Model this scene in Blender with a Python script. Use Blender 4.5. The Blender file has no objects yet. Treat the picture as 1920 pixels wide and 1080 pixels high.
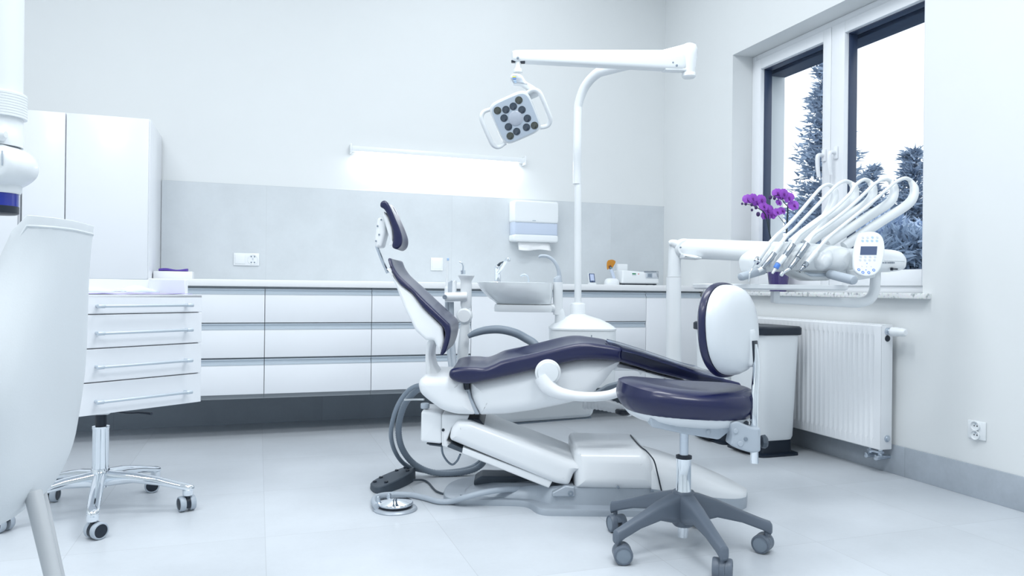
import bpy, bmesh, math, random
import numpy as np
from mathutils import Vector, Matrix
from mathutils.geometry import tessellate_polygon

# ------------------------------------------------------------------ camera, world, lights, exposure
CAM_Z = 0.86
FOC = 1395.0                                   # focal length for a 1920 wide frame
YAW, PITCH, ROLL = math.radians(18.85), math.radians(0.08), math.radians(0.65)
R0 = Vector((math.cos(YAW), -math.sin(YAW), 0))       # level right of the view
F0 = Vector((math.sin(YAW), math.cos(YAW), 0))        # level forward
Z0 = Vector((0, 0, 1))
fw = F0 * math.cos(PITCH) + Z0 * math.sin(PITCH)
up = Z0 * math.cos(PITCH) - F0 * math.sin(PITCH)
rt = R0 * math.cos(ROLL) + up * math.sin(ROLL)
up = up * math.cos(ROLL) - R0 * math.sin(ROLL)
CAM = Vector((0, 0, CAM_Z))

scene = bpy.context.scene
COL = scene.collection
cd = bpy.data.cameras.new('camera')
cam = bpy.data.objects.new('camera', cd)
COL.objects.link(cam)
cd.sensor_width = 36.0
cd.lens = FOC / 1920 * 36.0
cd.clip_start = 0.02
cd.clip_end = 200
M = Matrix.Identity(4)
for i in range(3):
    M[i][0], M[i][1], M[i][2], M[i][3] = rt[i], up[i], -fw[i], CAM[i]
cam.matrix_world = M
scene.camera = cam

scene.view_settings.view_transform = 'Standard'
scene.view_settings.look = 'None'
scene.view_settings.gamma = 1.0
scene.view_settings.use_curve_mapping = False
scene.view_settings.exposure = 0.14

world = bpy.data.worlds.new('sky')
scene.world = world
world.use_nodes = True
bg = world.node_tree.nodes['Background']
bg.inputs['Color'].default_value = (0.90, 0.95, 1.0, 1)      # even overcast sky
bg.inputs['Strength'].default_value = 1.55

def area_light(name, loc, size, power, color=(0.955, 0.985, 1.0), rot=(0, 0, 0)):
    ld = bpy.data.lights.new(name, 'AREA')
    ld.shape = 'RECTANGLE'
    ld.size, ld.size_y = size
    ld.energy = power
    ld.color = color
    o = bpy.data.objects.new(name, ld)
    o.location = loc
    o.rotation_euler = rot
    COL.objects.link(o)
    return o

# unseen area lights added below the ceiling to brighten room and back wall
for x, y, w in ((-1.2, 0.6, 27.0), (1.1, 0.6, 34.0), (-1.2, 2.2, 24.0), (1.0, 2.4, 28.0), (-0.5, 3.9, 3.0), (1.5, 3.9, 8.0)):
    area_light('ceiling_fill_light', (x, y, 3.385), (1.2, 0.6), w * 1.2)
# tube of the long wall lamp over the worktop
area_light('wall_lamp_tube_light', (1.155, 4.905, 1.722), (1.12, 0.03), 2.2)

XW, YB, XL, YR, ZC = 2.884, 4.937, -2.6, -2.2, 3.40

# ------------------------------------------------------------------ helpers
def ray(px, py):
    return fw + rt * ((px - 960) / FOC) + up * ((540 - py) / FOC)
def pt(px, py, D):                  # a point seen at a pixel, D metres ahead of the camera
    return CAM + ray(px, py) * D
def on_x(px, py, X):
    d = ray(px, py); return CAM + d * (X / d.x)
def on_y(px, py, Y):
    d = ray(px, py); return CAM + d * (Y / d.y)
def on_z(px, py, z=0.0):
    d = ray(px, py); return CAM + d * ((z - CAM_Z) / d.z)
def adz(v):                         # world -> (along the view's right, ahead, height)
    return v.dot(R0), v.dot(F0), v.z
def wd(a, d, z):
    return R0 * a + F0 * d + Z0 * z
def prof(pts, D):
    out = []
    for px, py in pts:
        a, d, z = adz(pt(px, py, D)); out.append((a, z))
    return out

def catmull(pts, n, closed=False):
    pts = [Vector(p) for p in pts]
    N = len(pts)
    out = []
    segs = N if closed else N - 1
    for i in range(segs):
        if closed:
            p0, p1, p2, p3 = pts[(i - 1) % N], pts[i], pts[(i + 1) % N], pts[(i + 2) % N]
        else:
            p1, p2 = pts[i], pts[i + 1]
            p0 = pts[i - 1] if i > 0 else p1 * 2 - p2
            p3 = pts[i + 2] if i + 2 < N else p2 * 2 - p1
        for k in range(n):
            t = k / n
            out.append(0.5 * ((2 * p1) + (p2 - p0) * t + (2 * p0 - 5 * p1 + 4 * p2 - p3) * t * t + (3 * p1 - p0 - 3 * p2 + p3) * t ** 3))
    if not closed:
        out.append(pts[-1].copy())
    return out

def round_poly(pts, r, n=5):
    """polygon with its corners rounded by radius r"""
    P = [Vector((p[0], p[1])) for p in pts]
    N = len(P)
    out = []
    for i in range(N):
        p, a, b = P[i], P[i - 1], P[(i + 1) % N]
        u, v = (a - p), (b - p)
        lu, lv = u.length, v.length
        if lu < 1e-9 or lv < 1e-9:
            continue
        rr = min(r, lu * 0.45, lv * 0.45)
        s, e = p + u / lu * rr, p + v / lv * rr
        for k in range(n + 1):
            t = k / n
            out.append((1 - t) ** 2 * s + 2 * t * (1 - t) * p + t * t * e)
    return out

def inset(P, amt):
    """outline shrunk inwards by amt (a true offset: points that meet slide along the middle line).
    Returns (point, outward normal) pairs"""
    A = np.array([(p[0], p[1]) for p in P], float)
    nx, pv = np.roll(A, -1, 0), np.roll(A, 1, 0)
    sg = 1.0 if np.sum(A[:, 0] * nx[:, 1] - nx[:, 0] * A[:, 1]) > 0 else -1.0
    t = nx - pv
    t /= np.maximum(np.linalg.norm(t, axis=1, keepdims=True), 1e-12)
    nrm = np.stack((-t[:, 1], t[:, 0]), 1) * sg
    Q = A.copy()
    if amt > 1e-9:
        seg = nx - A
        sl = np.maximum((seg ** 2).sum(1), 1e-18)
        steps = max(1, int(math.ceil(amt / 0.004)))
        Q = A + nrm * min(0.0006, amt)
        for k in range(1, steps + 1):
            goal = amt * k / steps
            for _ in range(7):
                w = Q[:, None, :] - A[None]
                h = np.clip((w * seg[None]).sum(2) / sl[None], 0, 1)
                dv = w - seg[None] * h[..., None]
                dd = (dv ** 2).sum(2)
                j = dd.argmin(1)
                i = np.arange(len(Q))
                dist = np.sqrt(dd[i, j])
                g = dv[i, j] / np.maximum(dist, 1e-9)[:, None]
                Q = Q + g * np.clip(goal - dist, -0.004, 0.004)[:, None]
    return [(Vector(q), Vector(-n)) for q, n in zip(Q, nrm)]

def bridge(bm, rings, closed=True, caps=True):
    vr = [[bm.verts.new(p) for p in r] for r in rings]
    n = len(vr[0])
    for a, b in zip(vr, vr[1:]):
        for i in range(n if closed else n - 1):
            j = (i + 1) % n
            try: bm.faces.new((a[i], a[j], b[j], b[i]))
            except ValueError: pass
    if caps and closed:
        try: bm.faces.new(list(reversed(vr[0])))
        except ValueError: pass
        try: bm.faces.new(vr[-1])
        except ValueError: pass
    return vr

def slab(bm, P, d0, d1, rnd=0.02, m=5, mid=1, deform=None, basis=None):
    """side outline P of (a, z) points, carried from depth d0 to d1 with rounded ends"""
    P = [Vector((p[0], p[1])) for p in P]
    if basis is None: basis = wd
    st = []
    for k in range(m, -1, -1):
        th = k / m * math.pi / 2
        st.append((d0 + rnd * (1 - math.sin(th)), rnd * (1 - math.cos(th))))
    for k in range(1, mid):
        t = k / mid
        st.append((d0 + rnd + (d1 - d0 - 2 * rnd) * t, 0))
    for k in range(0, m + 1):
        th = k / m * math.pi / 2
        st.append((d1 - rnd * (1 - math.sin(th)), rnd * (1 - math.cos(th))))
    rings = []
    for d, ins in st:
        ring = []
        for q, nr in inset(P, ins):
            a, dd, z = q.x, d, q.y
            if deform: a, dd, z = deform(a, dd, z, nr)
            ring.append(basis(a, dd, z))
        rings.append(ring)
    vr = bridge(bm, rings, caps=False)
    for row in (vr[0], vr[-1]):
        keep = []
        for v in row:
            if not keep or (v.co - keep[-1].co).length > 0.0012: keep.append(v)
        while len(keep) > 3 and (keep[0].co - keep[-1].co).length < 0.0012: keep.pop()
        if len(keep) < 3: continue
        for tri in tessellate_polygon([[v.co for v in keep]]):
            try: bm.faces.new([keep[i] for i in tri])
            except ValueError: pass

def box(bm, lo, hi, bev=0.0, seg=2, mat=None):
    lo, hi = Vector(lo), Vector(hi)
    c, s = (lo + hi) / 2, hi - lo
    g = bmesh.ops.create_cube(bm, size=1.0)
    vs = g['verts']
    for v in vs:
        v.co = Vector((v.co.x * s.x + c.x, v.co.y * s.y + c.y, v.co.z * s.z + c.z))
    if bev > 0:
        es = list({e for v in vs for e in v.link_edges})
        r = bmesh.ops.bevel(bm, geom=es, offset=min(bev, min(abs(s.x), abs(s.y), abs(s.z)) * 0.49), segments=seg, profile=0.5, affect='EDGES')
        vs = list({v for f in r['faces'] for v in f.verts} | {v for v in vs if v.is_valid})
        vs = _island(vs)
    if mat is not None:
        for v in vs: v.co = mat @ v.co
    return vs

def _island(vs):
    seen, todo = set(), [vs[0]]
    while todo:
        v = todo.pop()
        if v in seen: continue
        seen.add(v)
        for e in v.link_edges:
            o = e.other_vert(v)
            if o not in seen: todo.append(o)
    return list(seen)

def frame(origin, x, y=None, z=None):
    """matrix from an origin and axes"""
    x = Vector(x).normalized()
    if y is None:
        z = Vector(z).normalized(); y = z.cross(x).normalized(); z = x.cross(y)
    else:
        y = Vector(y).normalized(); z = x.cross(y).normalized(); y = z.cross(x)
    m = Matrix.Identity(4)
    for i in range(3):
        m[i][0], m[i][1], m[i][2], m[i][3] = x[i], y[i], z[i], origin[i]
    return m

def axes_for(d):
    d = Vector(d).normalized()
    h = Vector((0, 0, 1)) if abs(d.z) < 0.9 else Vector((1, 0, 0))
    u = h.cross(d).normalized()
    return u, d.cross(u)

def lathe(bm, o, axis, rh, n=28, sx=1.0, sy=1.0, u=None):
    o = Vector(o); axis = Vector(axis).normalized()
    if u is None: u, v = axes_for(axis)
    else:
        u = Vector(u).normalized(); v = axis.cross(u)
    rings = []
    for r, h in rh:
        r = max(r, 1e-4)
        rings.append([o + axis * h + u * (r * sx * math.cos(2 * math.pi * k / n)) + v * (r * sy * math.sin(2 * math.pi * k / n)) for k in range(n)])
    bridge(bm, rings)

def cyl(bm, a, b, r, n=20, bev=0.0, r2=None):
    a, b = Vector(a), Vector(b)
    L = (b - a).length
    r2 = r if r2 is None else r2
    if bev > 0:
        rh = [(r - bev, 0), (r - bev * 0.3, bev * 0.3), (r, bev), (r2, L - bev), (r2 - bev * 0.3, L - bev * 0.3), (r2 - bev, L)]
    else:
        rh = [(r, 0), (r2, L)]
    lathe(bm, a, b - a, rh, n)

def tube(bm, pts, r, n=12, sm=6, flat=1.0, cap=True, ridge=0.0):
    P = catmull(pts, sm) if sm > 1 else [Vector(p) for p in pts]
    N = len(P)
    if isinstance(r, (list, tuple)):
        rr = []
        for i in range(N):
            t = i / (N - 1) * (len(r) - 1); k = min(int(t), len(r) - 2)
            rr.append(r[k] + (r[k + 1] - r[k]) * (t - k))
    else:
        rr = [r] * N
    t = (P[1] - P[0]).normalized()
    u, v = axes_for(t)
    rings = []
    for i in range(N):
        tn = (P[min(i + 1, N - 1)] - P[max(i - 1, 0)])
        if tn.length > 1e-9:
            tn.normalize()
            q = t.rotation_difference(tn)
            u = q @ u; v = q @ v; t = tn
        k = rr[i] * (1 + ridge * (1 if i % 2 else -1))
        rings.append([P[i] + u * (k * math.cos(2 * math.pi * j / n)) + v * (k * flat * math.sin(2 * math.pi * j / n)) for j in range(n)])
    bridge(bm, rings, caps=cap)

def dense(pts, step):
    P = catmull(pts, 40)
    out = [P[0]]; acc = 0
    for a, b in zip(P, P[1:]):
        acc += (b - a).length
        if acc >= step:
            out.append(b); acc = 0
    return out

def superloft(bm, rows, n=36, caps=True):
    """rows of (centre, x half-vector, y half-vector, exponent): a stack of rounded rectangles"""
    rings = []
    for c, ax, ay, e in rows:
        ring = []
        for k in range(n):
            t = 2 * math.pi * k / n
            ct, stn = math.cos(t), math.sin(t)
            ring.append(Vector(c) + Vector(ax) * (math.copysign(abs(ct) ** (2 / e), ct)) + Vector(ay) * (math.copysign(abs(stn) ** (2 / e), stn)))
        rings.append(ring)
    bridge(bm, rings, caps=caps)

def sphere(bm, c, r, sc=(1, 1, 1), seg=16, rings=10, mat=None):
    g = bmesh.ops.create_uvsphere(bm, u_segments=seg, v_segments=rings, radius=r)
    for v in g['verts']:
        p = Vector((v.co.x * sc[0], v.co.y * sc[1], v.co.z * sc[2]))
        if mat is not None: p = mat @ p
        v.co = p + Vector(c)

# ------------------------------------------------------------------ objects
MW = {}
def mw(o):
    return MW.get(o.name, Matrix.Identity(4))

def thing(name, label, cat, loc=(0, 0, 0), rotz=0.0, group=None, kind=None):
    o = bpy.data.objects.new(name, None)
    o.empty_display_size = 0.1
    COL.objects.link(o)
    o.location = loc
    o.rotation_euler = (0, 0, rotz)
    MW[o.name] = Matrix.Translation(Vector(loc)) @ Matrix.Rotation(rotz, 4, 'Z')
    if label: o['label'] = label
    if cat: o['category'] = cat
    if group: o['group'] = group
    if kind: o['kind'] = kind
    return o

def finish(bm, ang=38):
    bmesh.ops.dissolve_degenerate(bm, dist=1e-6, edges=bm.edges)
    bmesh.ops.recalc_face_normals(bm, faces=bm.faces)
    lim = math.radians(ang)
    for f in bm.faces: f.smooth = True
    for e in bm.edges:
        if len(e.link_faces) > 2: e.smooth = False
        elif len(e.link_faces) == 2:
            try: e.smooth = e.calc_face_angle() < lim
            except Exception: e.smooth = True

def obj(name, bm, mat, parent=None, ang=38, label=None):
    """link a bmesh built in world coordinates as ONE mesh object"""
    finish(bm, ang)
    me = bpy.data.meshes.new(name)
    if parent is not None:
        bm.transform(mw(parent).inverted())
    vs = bm.verts
    if len(vs):
        xs = [v.co for v in vs]
        lo = Vector((min(c.x for c in xs), min(c.y for c in xs), min(c.z for c in xs)))
        hi = Vector((max(c.x for c in xs), max(c.y for c in xs), max(c.z for c in xs)))
        c = Vector(((lo.x + hi.x) / 2, (lo.y + hi.y) / 2, lo.z))
        bm.transform(Matrix.Translation(-c))
    else:
        c = Vector((0, 0, 0))
    bm.to_mesh(me); bm.free()
    me.materials.append(mat)
    o = bpy.data.objects.new(name, me)
    COL.objects.link(o)
    o.location = c
    MW[o.name] = (mw(parent) if parent is not None else Matrix.Identity(4)) @ Matrix.Translation(c)
    if parent is not None:
        o.parent = parent
    if label: o['label'] = label
    return o

def tag(o, label, cat, group=None):
    o['label'] = label; o['category'] = cat
    if group: o['group'] = group
    return o

def struct(name, bm, mat, parent=None, ang=38):
    o = obj(name, bm, mat, parent, ang)
    if parent is None: o['kind'] = 'structure'
    return o

def copy_tree(o, parent=None):
    c = o.copy(); COL.objects.link(c)
    if parent is not None: c.parent = parent
    for ch in list(o.children):
        copy_tree(ch, c)
    return c

def nb(): return bmesh.new()

# ------------------------------------------------------------------ materials
def new_mat(name):
    m = bpy.data.materials.new(name); m.use_nodes = True
    nt = m.node_tree
    return m, nt, nt.nodes['Principled BSDF']

def pbr(name, col, rough=0.5, metal=0.0, coat=0.0, spec=0.5, var=0.0, vscale=6.0, bump=0.0, bscale=80.0, trans=0.0, sss=0.0, stretch=None):
    m, nt, b = new_mat(name)
    b.inputs['Base Color'].default_value = (*col, 1)
    b.inputs['Roughness'].default_value = rough
    b.inputs['Metallic'].default_value = metal
    b.inputs['Coat Weight'].default_value = coat
    b.inputs['Coat Roughness'].default_value = 0.08
    b.inputs['Specular IOR Level'].default_value = spec
    b.inputs['Transmission Weight'].default_value = trans
    tc = nt.nodes.new('ShaderNodeTexCoord')
    src = tc.outputs['Object']
    if stretch:
        mp = nt.nodes.new('ShaderNodeMapping'); mp.inputs['Scale'].default_value = stretch
        nt.links.new(src, mp.inputs['Vector']); src = mp.outputs['Vector']
    nz = nt.nodes.new('ShaderNodeTexNoise'); nz.inputs['Scale'].default_value = vscale; nz.inputs['Detail'].default_value = 5
    nt.links.new(src, nz.inputs['Vector'])
    mx = nt.nodes.new('ShaderNodeMix'); mx.data_type = 'RGBA'
    v = var if var > 0 else 0.012
    mx.inputs[6].default_value = (*[c * (1 - v) for c in col], 1)
    mx.inputs[7].default_value = (*[min(1, c * (1 + v)) for c in col], 1)
    nt.links.new(nz.outputs['Fac'], mx.inputs[0]); nt.links.new(mx.outputs[2], b.inputs['Base Color'])
    if bump > 0:
        n2 = nt.nodes.new('ShaderNodeTexNoise'); n2.inputs['Scale'].default_value = bscale; n2.inputs['Detail'].default_value = 3
        nt.links.new(src, n2.inputs['Vector'])
        bp = nt.nodes.new('ShaderNodeBump'); bp.inputs['Strength'].default_value = bump; bp.inputs['Distance'].default_value = 0.002
        nt.links.new(n2.outputs['Fac'], bp.inputs['Height']); nt.links.new(bp.outputs['Normal'], b.inputs['Normal'])
    return m

def tile_mat(name, col, w, h, org, dirs, joint, rough, cloud=0.10, toned=0.05, cscale=2.2, jdark=0.86):
    """large concrete-look tiles in a plain grid; dirs picks the two world axes of the grid"""
    m, nt, b = new_mat(name)
    ge = nt.nodes.new('ShaderNodeNewGeometry')
    sp = nt.nodes.new('ShaderNodeSeparateXYZ'); nt.links.new(ge.outputs['Position'], sp.inputs[0])
    def mth(op, a, bb=None):
        n = nt.nodes.new('ShaderNodeMath'); n.operation = op
        for i, v in enumerate((a, bb)):
            if v is None: continue
            if isinstance(v, (int, float)): n.inputs[i].default_value = v
            else: nt.links.new(v, n.inputs[i])
        return n.outputs[0]
    cells, lines = [], []
    for ax, size, o in zip(dirs, (w, h), org):
        s = mth('DIVIDE', mth('SUBTRACT', sp.outputs[ax], o), size)
        cells.append(mth('FLOOR', s))
        fr = mth('ABSOLUTE', mth('SUBTRACT', mth('FRACT', s), 0.5))
        lines.append(mth('GREATER_THAN', fr, 0.5 - joint / size / 2))
    jl = mth('MAXIMUM', lines[0], lines[1])
    cx = nt.nodes.new('ShaderNodeCombineXYZ')
    nt.links.new(cells[0], cx.inputs[0]); nt.links.new(cells[1], cx.inputs[1])
    wn = nt.nodes.new('ShaderNodeTexWhiteNoise'); nt.links.new(cx.outputs[0], wn.inputs['Vector'])
    ad = nt.nodes.new('ShaderNodeVectorMath'); ad.operation = 'MULTIPLY_ADD'
    ad.inputs[1].default_value = (7.3, 7.3, 7.3)
    nt.links.new(wn.outputs['Color'], ad.inputs[0]); nt.links.new(ge.outputs['Position'], ad.inputs[2])
    n1 = nt.nodes.new('ShaderNodeTexNoise'); n1.inputs['Scale'].default_value = cscale; n1.inputs['Detail'].default_value = 8; n1.inputs['Roughness'].default_value = 0.62
    nt.links.new(ad.outputs[0], n1.inputs['Vector'])
    n2 = nt.nodes.new('ShaderNodeTexNoise'); n2.inputs['Scale'].default_value = 60; n2.inputs['Detail'].default_value = 4
    nt.links.new(ge.outputs['Position'], n2.inputs['Vector'])
    t = mth('ADD', mth('MULTIPLY', mth('SUBTRACT', n1.outputs['Fac'], 0.5), cloud * 4), mth('MULTIPLY', mth('SUBTRACT', n2.outputs['Fac'], 0.5), cloud * 0.7))
    t = mth('ADD', t, mth('MULTIPLY', mth('SUBTRACT', wn.outputs['Value'], 0.5), toned * 2))
    t = mth('ADD', t, 1.0)
    t = mth('MULTIPLY', t, mth('SUBTRACT', 1.0, mth('MULTIPLY', jl, 1 - jdark)))
    vm = nt.nodes.new('ShaderNodeVectorMath'); vm.operation = 'SCALE'
    vm.inputs[0].default_value = col
    nt.links.new(t, vm.inputs['Scale']); nt.links.new(vm.outputs[0], b.inputs['Base Color'])
    b.inputs['Roughness'].default_value = rough
    bp = nt.nodes.new('ShaderNodeBump'); bp.inputs['Strength'].default_value = 0.12; bp.inputs['Distance'].default_value = 0.001
    nt.links.new(n2.outputs['Fac'], bp.inputs['Height']); nt.links.new(bp.outputs['Normal'], b.inputs['Normal'])
    return m

def emit_mat(name, col, strength):
    m, nt, b = new_mat(name)
    b.inputs['Base Color'].default_value = (*col, 1)
    b.inputs['Emission Color'].default_value = (*col, 1)
    b.inputs['Emission Strength'].default_value = strength
    return m

def clear_mat(name, col=(1, 1, 1), fac=0.12, rough=0.02):
    """thin clear sheet: mostly see-through with a mirror gloss"""
    m, nt, b = new_mat(name)
    out = nt.nodes['Material Output']
    tr = nt.nodes.new('ShaderNodeBsdfTransparent'); tr.inputs['Color'].default_value = (*col, 1)
    gl = nt.nodes.new('ShaderNodeBsdfGlossy'); gl.inputs['Roughness'].default_value = rough
    lw = nt.nodes.new('ShaderNodeLayerWeight'); lw.inputs['Blend'].default_value = fac
    mx = nt.nodes.new('ShaderNodeMixShader')
    nt.links.new(lw.outputs['Fresnel'], mx.inputs[0]); nt.links.new(tr.outputs[0], mx.inputs[1]); nt.links.new(gl.outputs[0], mx.inputs[2])
    nt.links.new(mx.outputs[0], out.inputs['Surface'])
    return m

WALL = pbr('wall_paint', (0.762, 0.792, 0.806), 0.65, bump=0.05, bscale=180)
CEIL = pbr('ceiling_paint', (0.92, 0.93, 0.94), 0.8)
FLOOR = tile_mat('floor_tiles', (0.59, 0.632, 0.68), 0.6, 0.6, (0.033, 2.686), (0, 1), 0.0025, 0.33, cloud=0.07, toned=0.03, cscale=2.6, jdark=0.84)
SPLASH = tile_mat('backsplash_tiles', (0.63, 0.675, 0.71), 1.2, 1.2, (0.045, 0.292), (0, 2), 0.003, 0.4, cloud=0.055, toned=0.02, cscale=4.0, jdark=0.93)
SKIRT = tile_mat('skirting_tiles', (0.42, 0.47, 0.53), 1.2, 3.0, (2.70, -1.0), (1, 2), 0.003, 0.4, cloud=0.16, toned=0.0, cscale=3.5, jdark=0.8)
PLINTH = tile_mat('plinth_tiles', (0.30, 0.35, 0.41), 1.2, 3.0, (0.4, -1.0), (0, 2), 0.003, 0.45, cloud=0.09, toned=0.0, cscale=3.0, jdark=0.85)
LACQ = pbr('white_lacquer', (0.84, 0.87, 0.915), 0.28, coat=0.15)
LAMIN = pbr('white_worktop', (0.87, 0.89, 0.915), 0.35)
CARC = pbr('carcass_grey', (0.38, 0.42, 0.46), 0.6)  # shade in the gaps between the fronts is put into this grey
WPLA = pbr('white_plastic', (0.82, 0.86, 0.89), 0.32, coat=0.2)
WCHAIR = pbr('chair_white_shell', (0.86, 0.89, 0.92), 0.33, coat=0.25)
WSTOOL = pbr('stool_white_shell', (0.72, 0.765, 0.81), 0.30, coat=0.3)
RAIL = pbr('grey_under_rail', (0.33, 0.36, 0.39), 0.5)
GPLA = pbr('light_grey_plastic', (0.44, 0.50, 0.57), 0.4)
MGPLA = pbr('mid_grey_plastic', (0.22, 0.27, 0.33), 0.42)
DGPLA = pbr('dark_grey_rubber', (0.055, 0.075, 0.10), 0.55, bump=0.15, bscale=300)
BLACK = pbr('black_plastic', (0.006, 0.014, 0.028), 0.38)
GAP = pbr('shadow_gap_black', (0.02, 0.03, 0.04), 0.7)
NAVY = pbr('navy_vinyl', (0.005, 0.0085, 0.058), 0.34, coat=0.22, var=0.08, vscale=14, bump=0.06, bscale=260)
CHROME = pbr('chrome', (0.82, 0.86, 0.9), 0.06, metal=1.0)
STEEL = pbr('brushed_steel', (0.60, 0.66, 0.73), 0.28, metal=1.0, var=0.05, vscale=30, stretch=(1, 1, 20))
HSTEEL = pbr('handpiece_steel', (0.36, 0.40, 0.45), 0.22, metal=0.9)
ALU = pbr('anodised_aluminium', (0.56, 0.63, 0.70), 0.40, metal=0.35, var=0.03)
SILV = pbr('silver_paint', (0.40, 0.45, 0.51), 0.35, metal=0.25, coat=0.1, var=0.04, vscale=40)
STOOLG = pbr('stool_grey_plastic', (0.125, 0.155, 0.20), 0.42, bump=0.05, bscale=400)
GRANITE = None
UPVC = pbr('white_upvc', (0.84, 0.87, 0.91), 0.3)
RAD = pbr('radiator_enamel', (0.84, 0.87, 0.905), 0.3, coat=0.2)
GLASS = clear_mat('window_glass', (0.97, 0.99, 1.0), 0.06)
FILM = clear_mat('clear_plastic_cover', (0.62, 0.68, 0.82), 0.30, 0.08)
LED = emit_mat('lamp_tube_glow', (0.97, 0.99, 1.0), 6.0)
SCREEN = pbr('screen_dark_blue', (0.075, 0.11, 0.21), 0.12)
SCREENL = pbr('screen_pale_blue', (0.50, 0.58, 0.78), 0.15)
BLUEP = pbr('blue_print', (0.10, 0.26, 0.75), 0.4)
PALEBLUE = pbr('pale_blue_print', (0.42, 0.60, 0.88), 0.4)
PALEGREY = pbr('pale_grey_print', (0.55, 0.60, 0.66), 0.4)
YELP = pbr('yellow_print', (0.72, 0.72, 0.12), 0.4)
PURPLE = pbr('purple_foam', (0.10, 0.055, 0.36), 0.7)
LILAC = pbr('lilac_paper', (0.52, 0.49, 0.86), 0.7)
PAPER = pbr('pale_paper', (0.70, 0.81, 0.88), 0.8, bump=0.2, bscale=60)
TOWEL = pbr('white_paper_towel', (0.88, 0.90, 0.92), 0.85, bump=0.2, bscale=120)
SMOKE = pbr('translucent_blue_plastic', (0.56, 0.64, 0.78), 0.25)
BLUEG = pbr('cobalt_blue_plastic', (0.002, 0.018, 0.30), 0.12, coat=0.5)
AMBER = pbr('amber_plastic', (0.52, 0.22, 0.02), 0.25)
LEATH = pbr('white_leatherette', (0.71, 0.755, 0.79), 0.45, bump=0.08, bscale=240)
LEGWD = pbr('pale_painted_wood', (0.50, 0.53, 0.56), 0.45)
LENS = pbr('lamp_lens_dark', (0.035, 0.055, 0.085), 0.10, coat=0.8)
LENSG = pbr('lamp_lens_olive', (0.055, 0.065, 0.055), 0.12, coat=0.8)
POTP = pbr('purple_glazed_pot', (0.05, 0.035, 0.17), 0.15, coat=0.6, var=0.3, vscale=9)
PETAL = pbr('orchid_petal', (0.37, 0.09, 0.64), 0.55, var=0.30, vscale=40)
PETALD = pbr('orchid_lip', (0.15, 0.01, 0.26), 0.5)
STEM = pbr('orchid_stem', (0.015, 0.035, 0.05), 0.5)
BUD = pbr('orchid_bud', (0.05, 0.02, 0.12), 0.5)
LEAFM = pbr('orchid_leaf', (0.10, 0.22, 0.26), 0.4)
BARK = pbr('conifer_bark', (0.10, 0.11, 0.13), 0.9, var=0.3)
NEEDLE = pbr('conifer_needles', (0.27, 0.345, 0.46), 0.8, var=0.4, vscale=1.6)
NEEDLE2 = pbr('misty_shrub_foliage', (0.44, 0.54, 0.70), 0.8, var=0.4, vscale=1.2)  # garden mist put into the pale colour
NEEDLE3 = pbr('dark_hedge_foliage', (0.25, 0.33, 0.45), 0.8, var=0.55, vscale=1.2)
FACADE = pbr('outer_render', (0.62, 0.70, 0.84), 0.8, bump=0.2, bscale=60)
LAWN = pbr('lawn', (0.20, 0.25, 0.30), 0.9, var=0.2, vscale=1)
SHUT = pbr('dark_blue_shutter', (0.03, 0.05, 0.10), 0.5)
SEALM = pbr('glazing_seal', (0.035, 0.055, 0.11), 0.4)

def granite():
    m, nt, b = new_mat('speckled_granite')
    tc = nt.nodes.new('ShaderNodeNewGeometry')
    vo = nt.nodes.new('ShaderNodeTexVoronoi'); vo.inputs['Scale'].default_value = 110
    nz = nt.nodes.new('ShaderNodeTexNoise'); nz.inputs['Scale'].default_value = 45; nz.inputs['Detail'].default_value = 6
    nt.links.new(tc.outputs['Position'], vo.inputs['Vector']); nt.links.new(tc.outputs['Position'], nz.inputs['Vector'])
    rp = nt.nodes.new('ShaderNodeValToRGB')
    rp.color_ramp.elements[0].position = 0.30; rp.color_ramp.elements[0].color = (0.30, 0.33, 0.36, 1)
    rp.color_ramp.elements[1].position = 0.47; rp.color_ramp.elements[1].color = (0.80, 0.83, 0.84, 1)
    nt.links.new(nz.outputs['Fac'], rp.inputs[0])
    mx = nt.nodes.new('ShaderNodeMix'); mx.data_type = 'RGBA'; mx.blend_type = 'MULTIPLY'; mx.inputs[0].default_value = 0.06
    nt.links.new(rp.outputs[0], mx.inputs[6]); nt.links.new(vo.outputs['Color'], mx.inputs[7])
    nt.links.new(mx.outputs[2], b.inputs['Base Color'])
    b.inputs['Roughness'].default_value = 0.25
    return m
GRANITE = granite()

# ------------------------------------------------------------------ the room
T = 0.2
bm = nb(); box(bm, (XL - T, YR - T, -0.1), (XW + 0.406, YB + T, 0.0)); struct('floor', bm, FLOOR)
bm = nb(); box(bm, (XL - T, YR - T, ZC), (XW + 0.406, YB + T, ZC + 0.15)); struct('ceiling', bm, CEIL)
bm = nb(); box(bm, (XL - T, YB, 0), (XW, YB + T, ZC)); struct('wall_back', bm, WALL)
bm = nb(); box(bm, (XL - T, YR, 0), (XL, YB, ZC)); struct('wall_left', bm, WALL)
bm = nb(); box(bm, (XL - T, YR - T, 0), (XW + 0.406, YR, ZC)); struct('wall_front', bm, WALL)
WY0, WY1, WZ0, WZ1 = 2.620, 4.087, 0.836, 2.387           # window opening
XO = XW + 0.406
bm = nb()
box(bm, (XW, WY1, 0), (XO, YB + T, ZC))
box(bm, (XW, YR, 0), (XO, WY0, ZC))
box(bm, (XW, WY0, 0), (XO, WY1, WZ0))
box(bm, (XW, WY0, WZ1), (XO, WY1, ZC))
struct('wall_right', bm, WALL)
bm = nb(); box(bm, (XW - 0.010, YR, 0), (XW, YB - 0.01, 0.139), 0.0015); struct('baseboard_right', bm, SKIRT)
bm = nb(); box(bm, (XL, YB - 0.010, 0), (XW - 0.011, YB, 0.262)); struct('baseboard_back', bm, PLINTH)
bm = nb(); box(bm, (-0.556, YB - 0.010, 0.885), (XW, YB, 1.4935)); struct('trim_1', bm, SPLASH)

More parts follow.
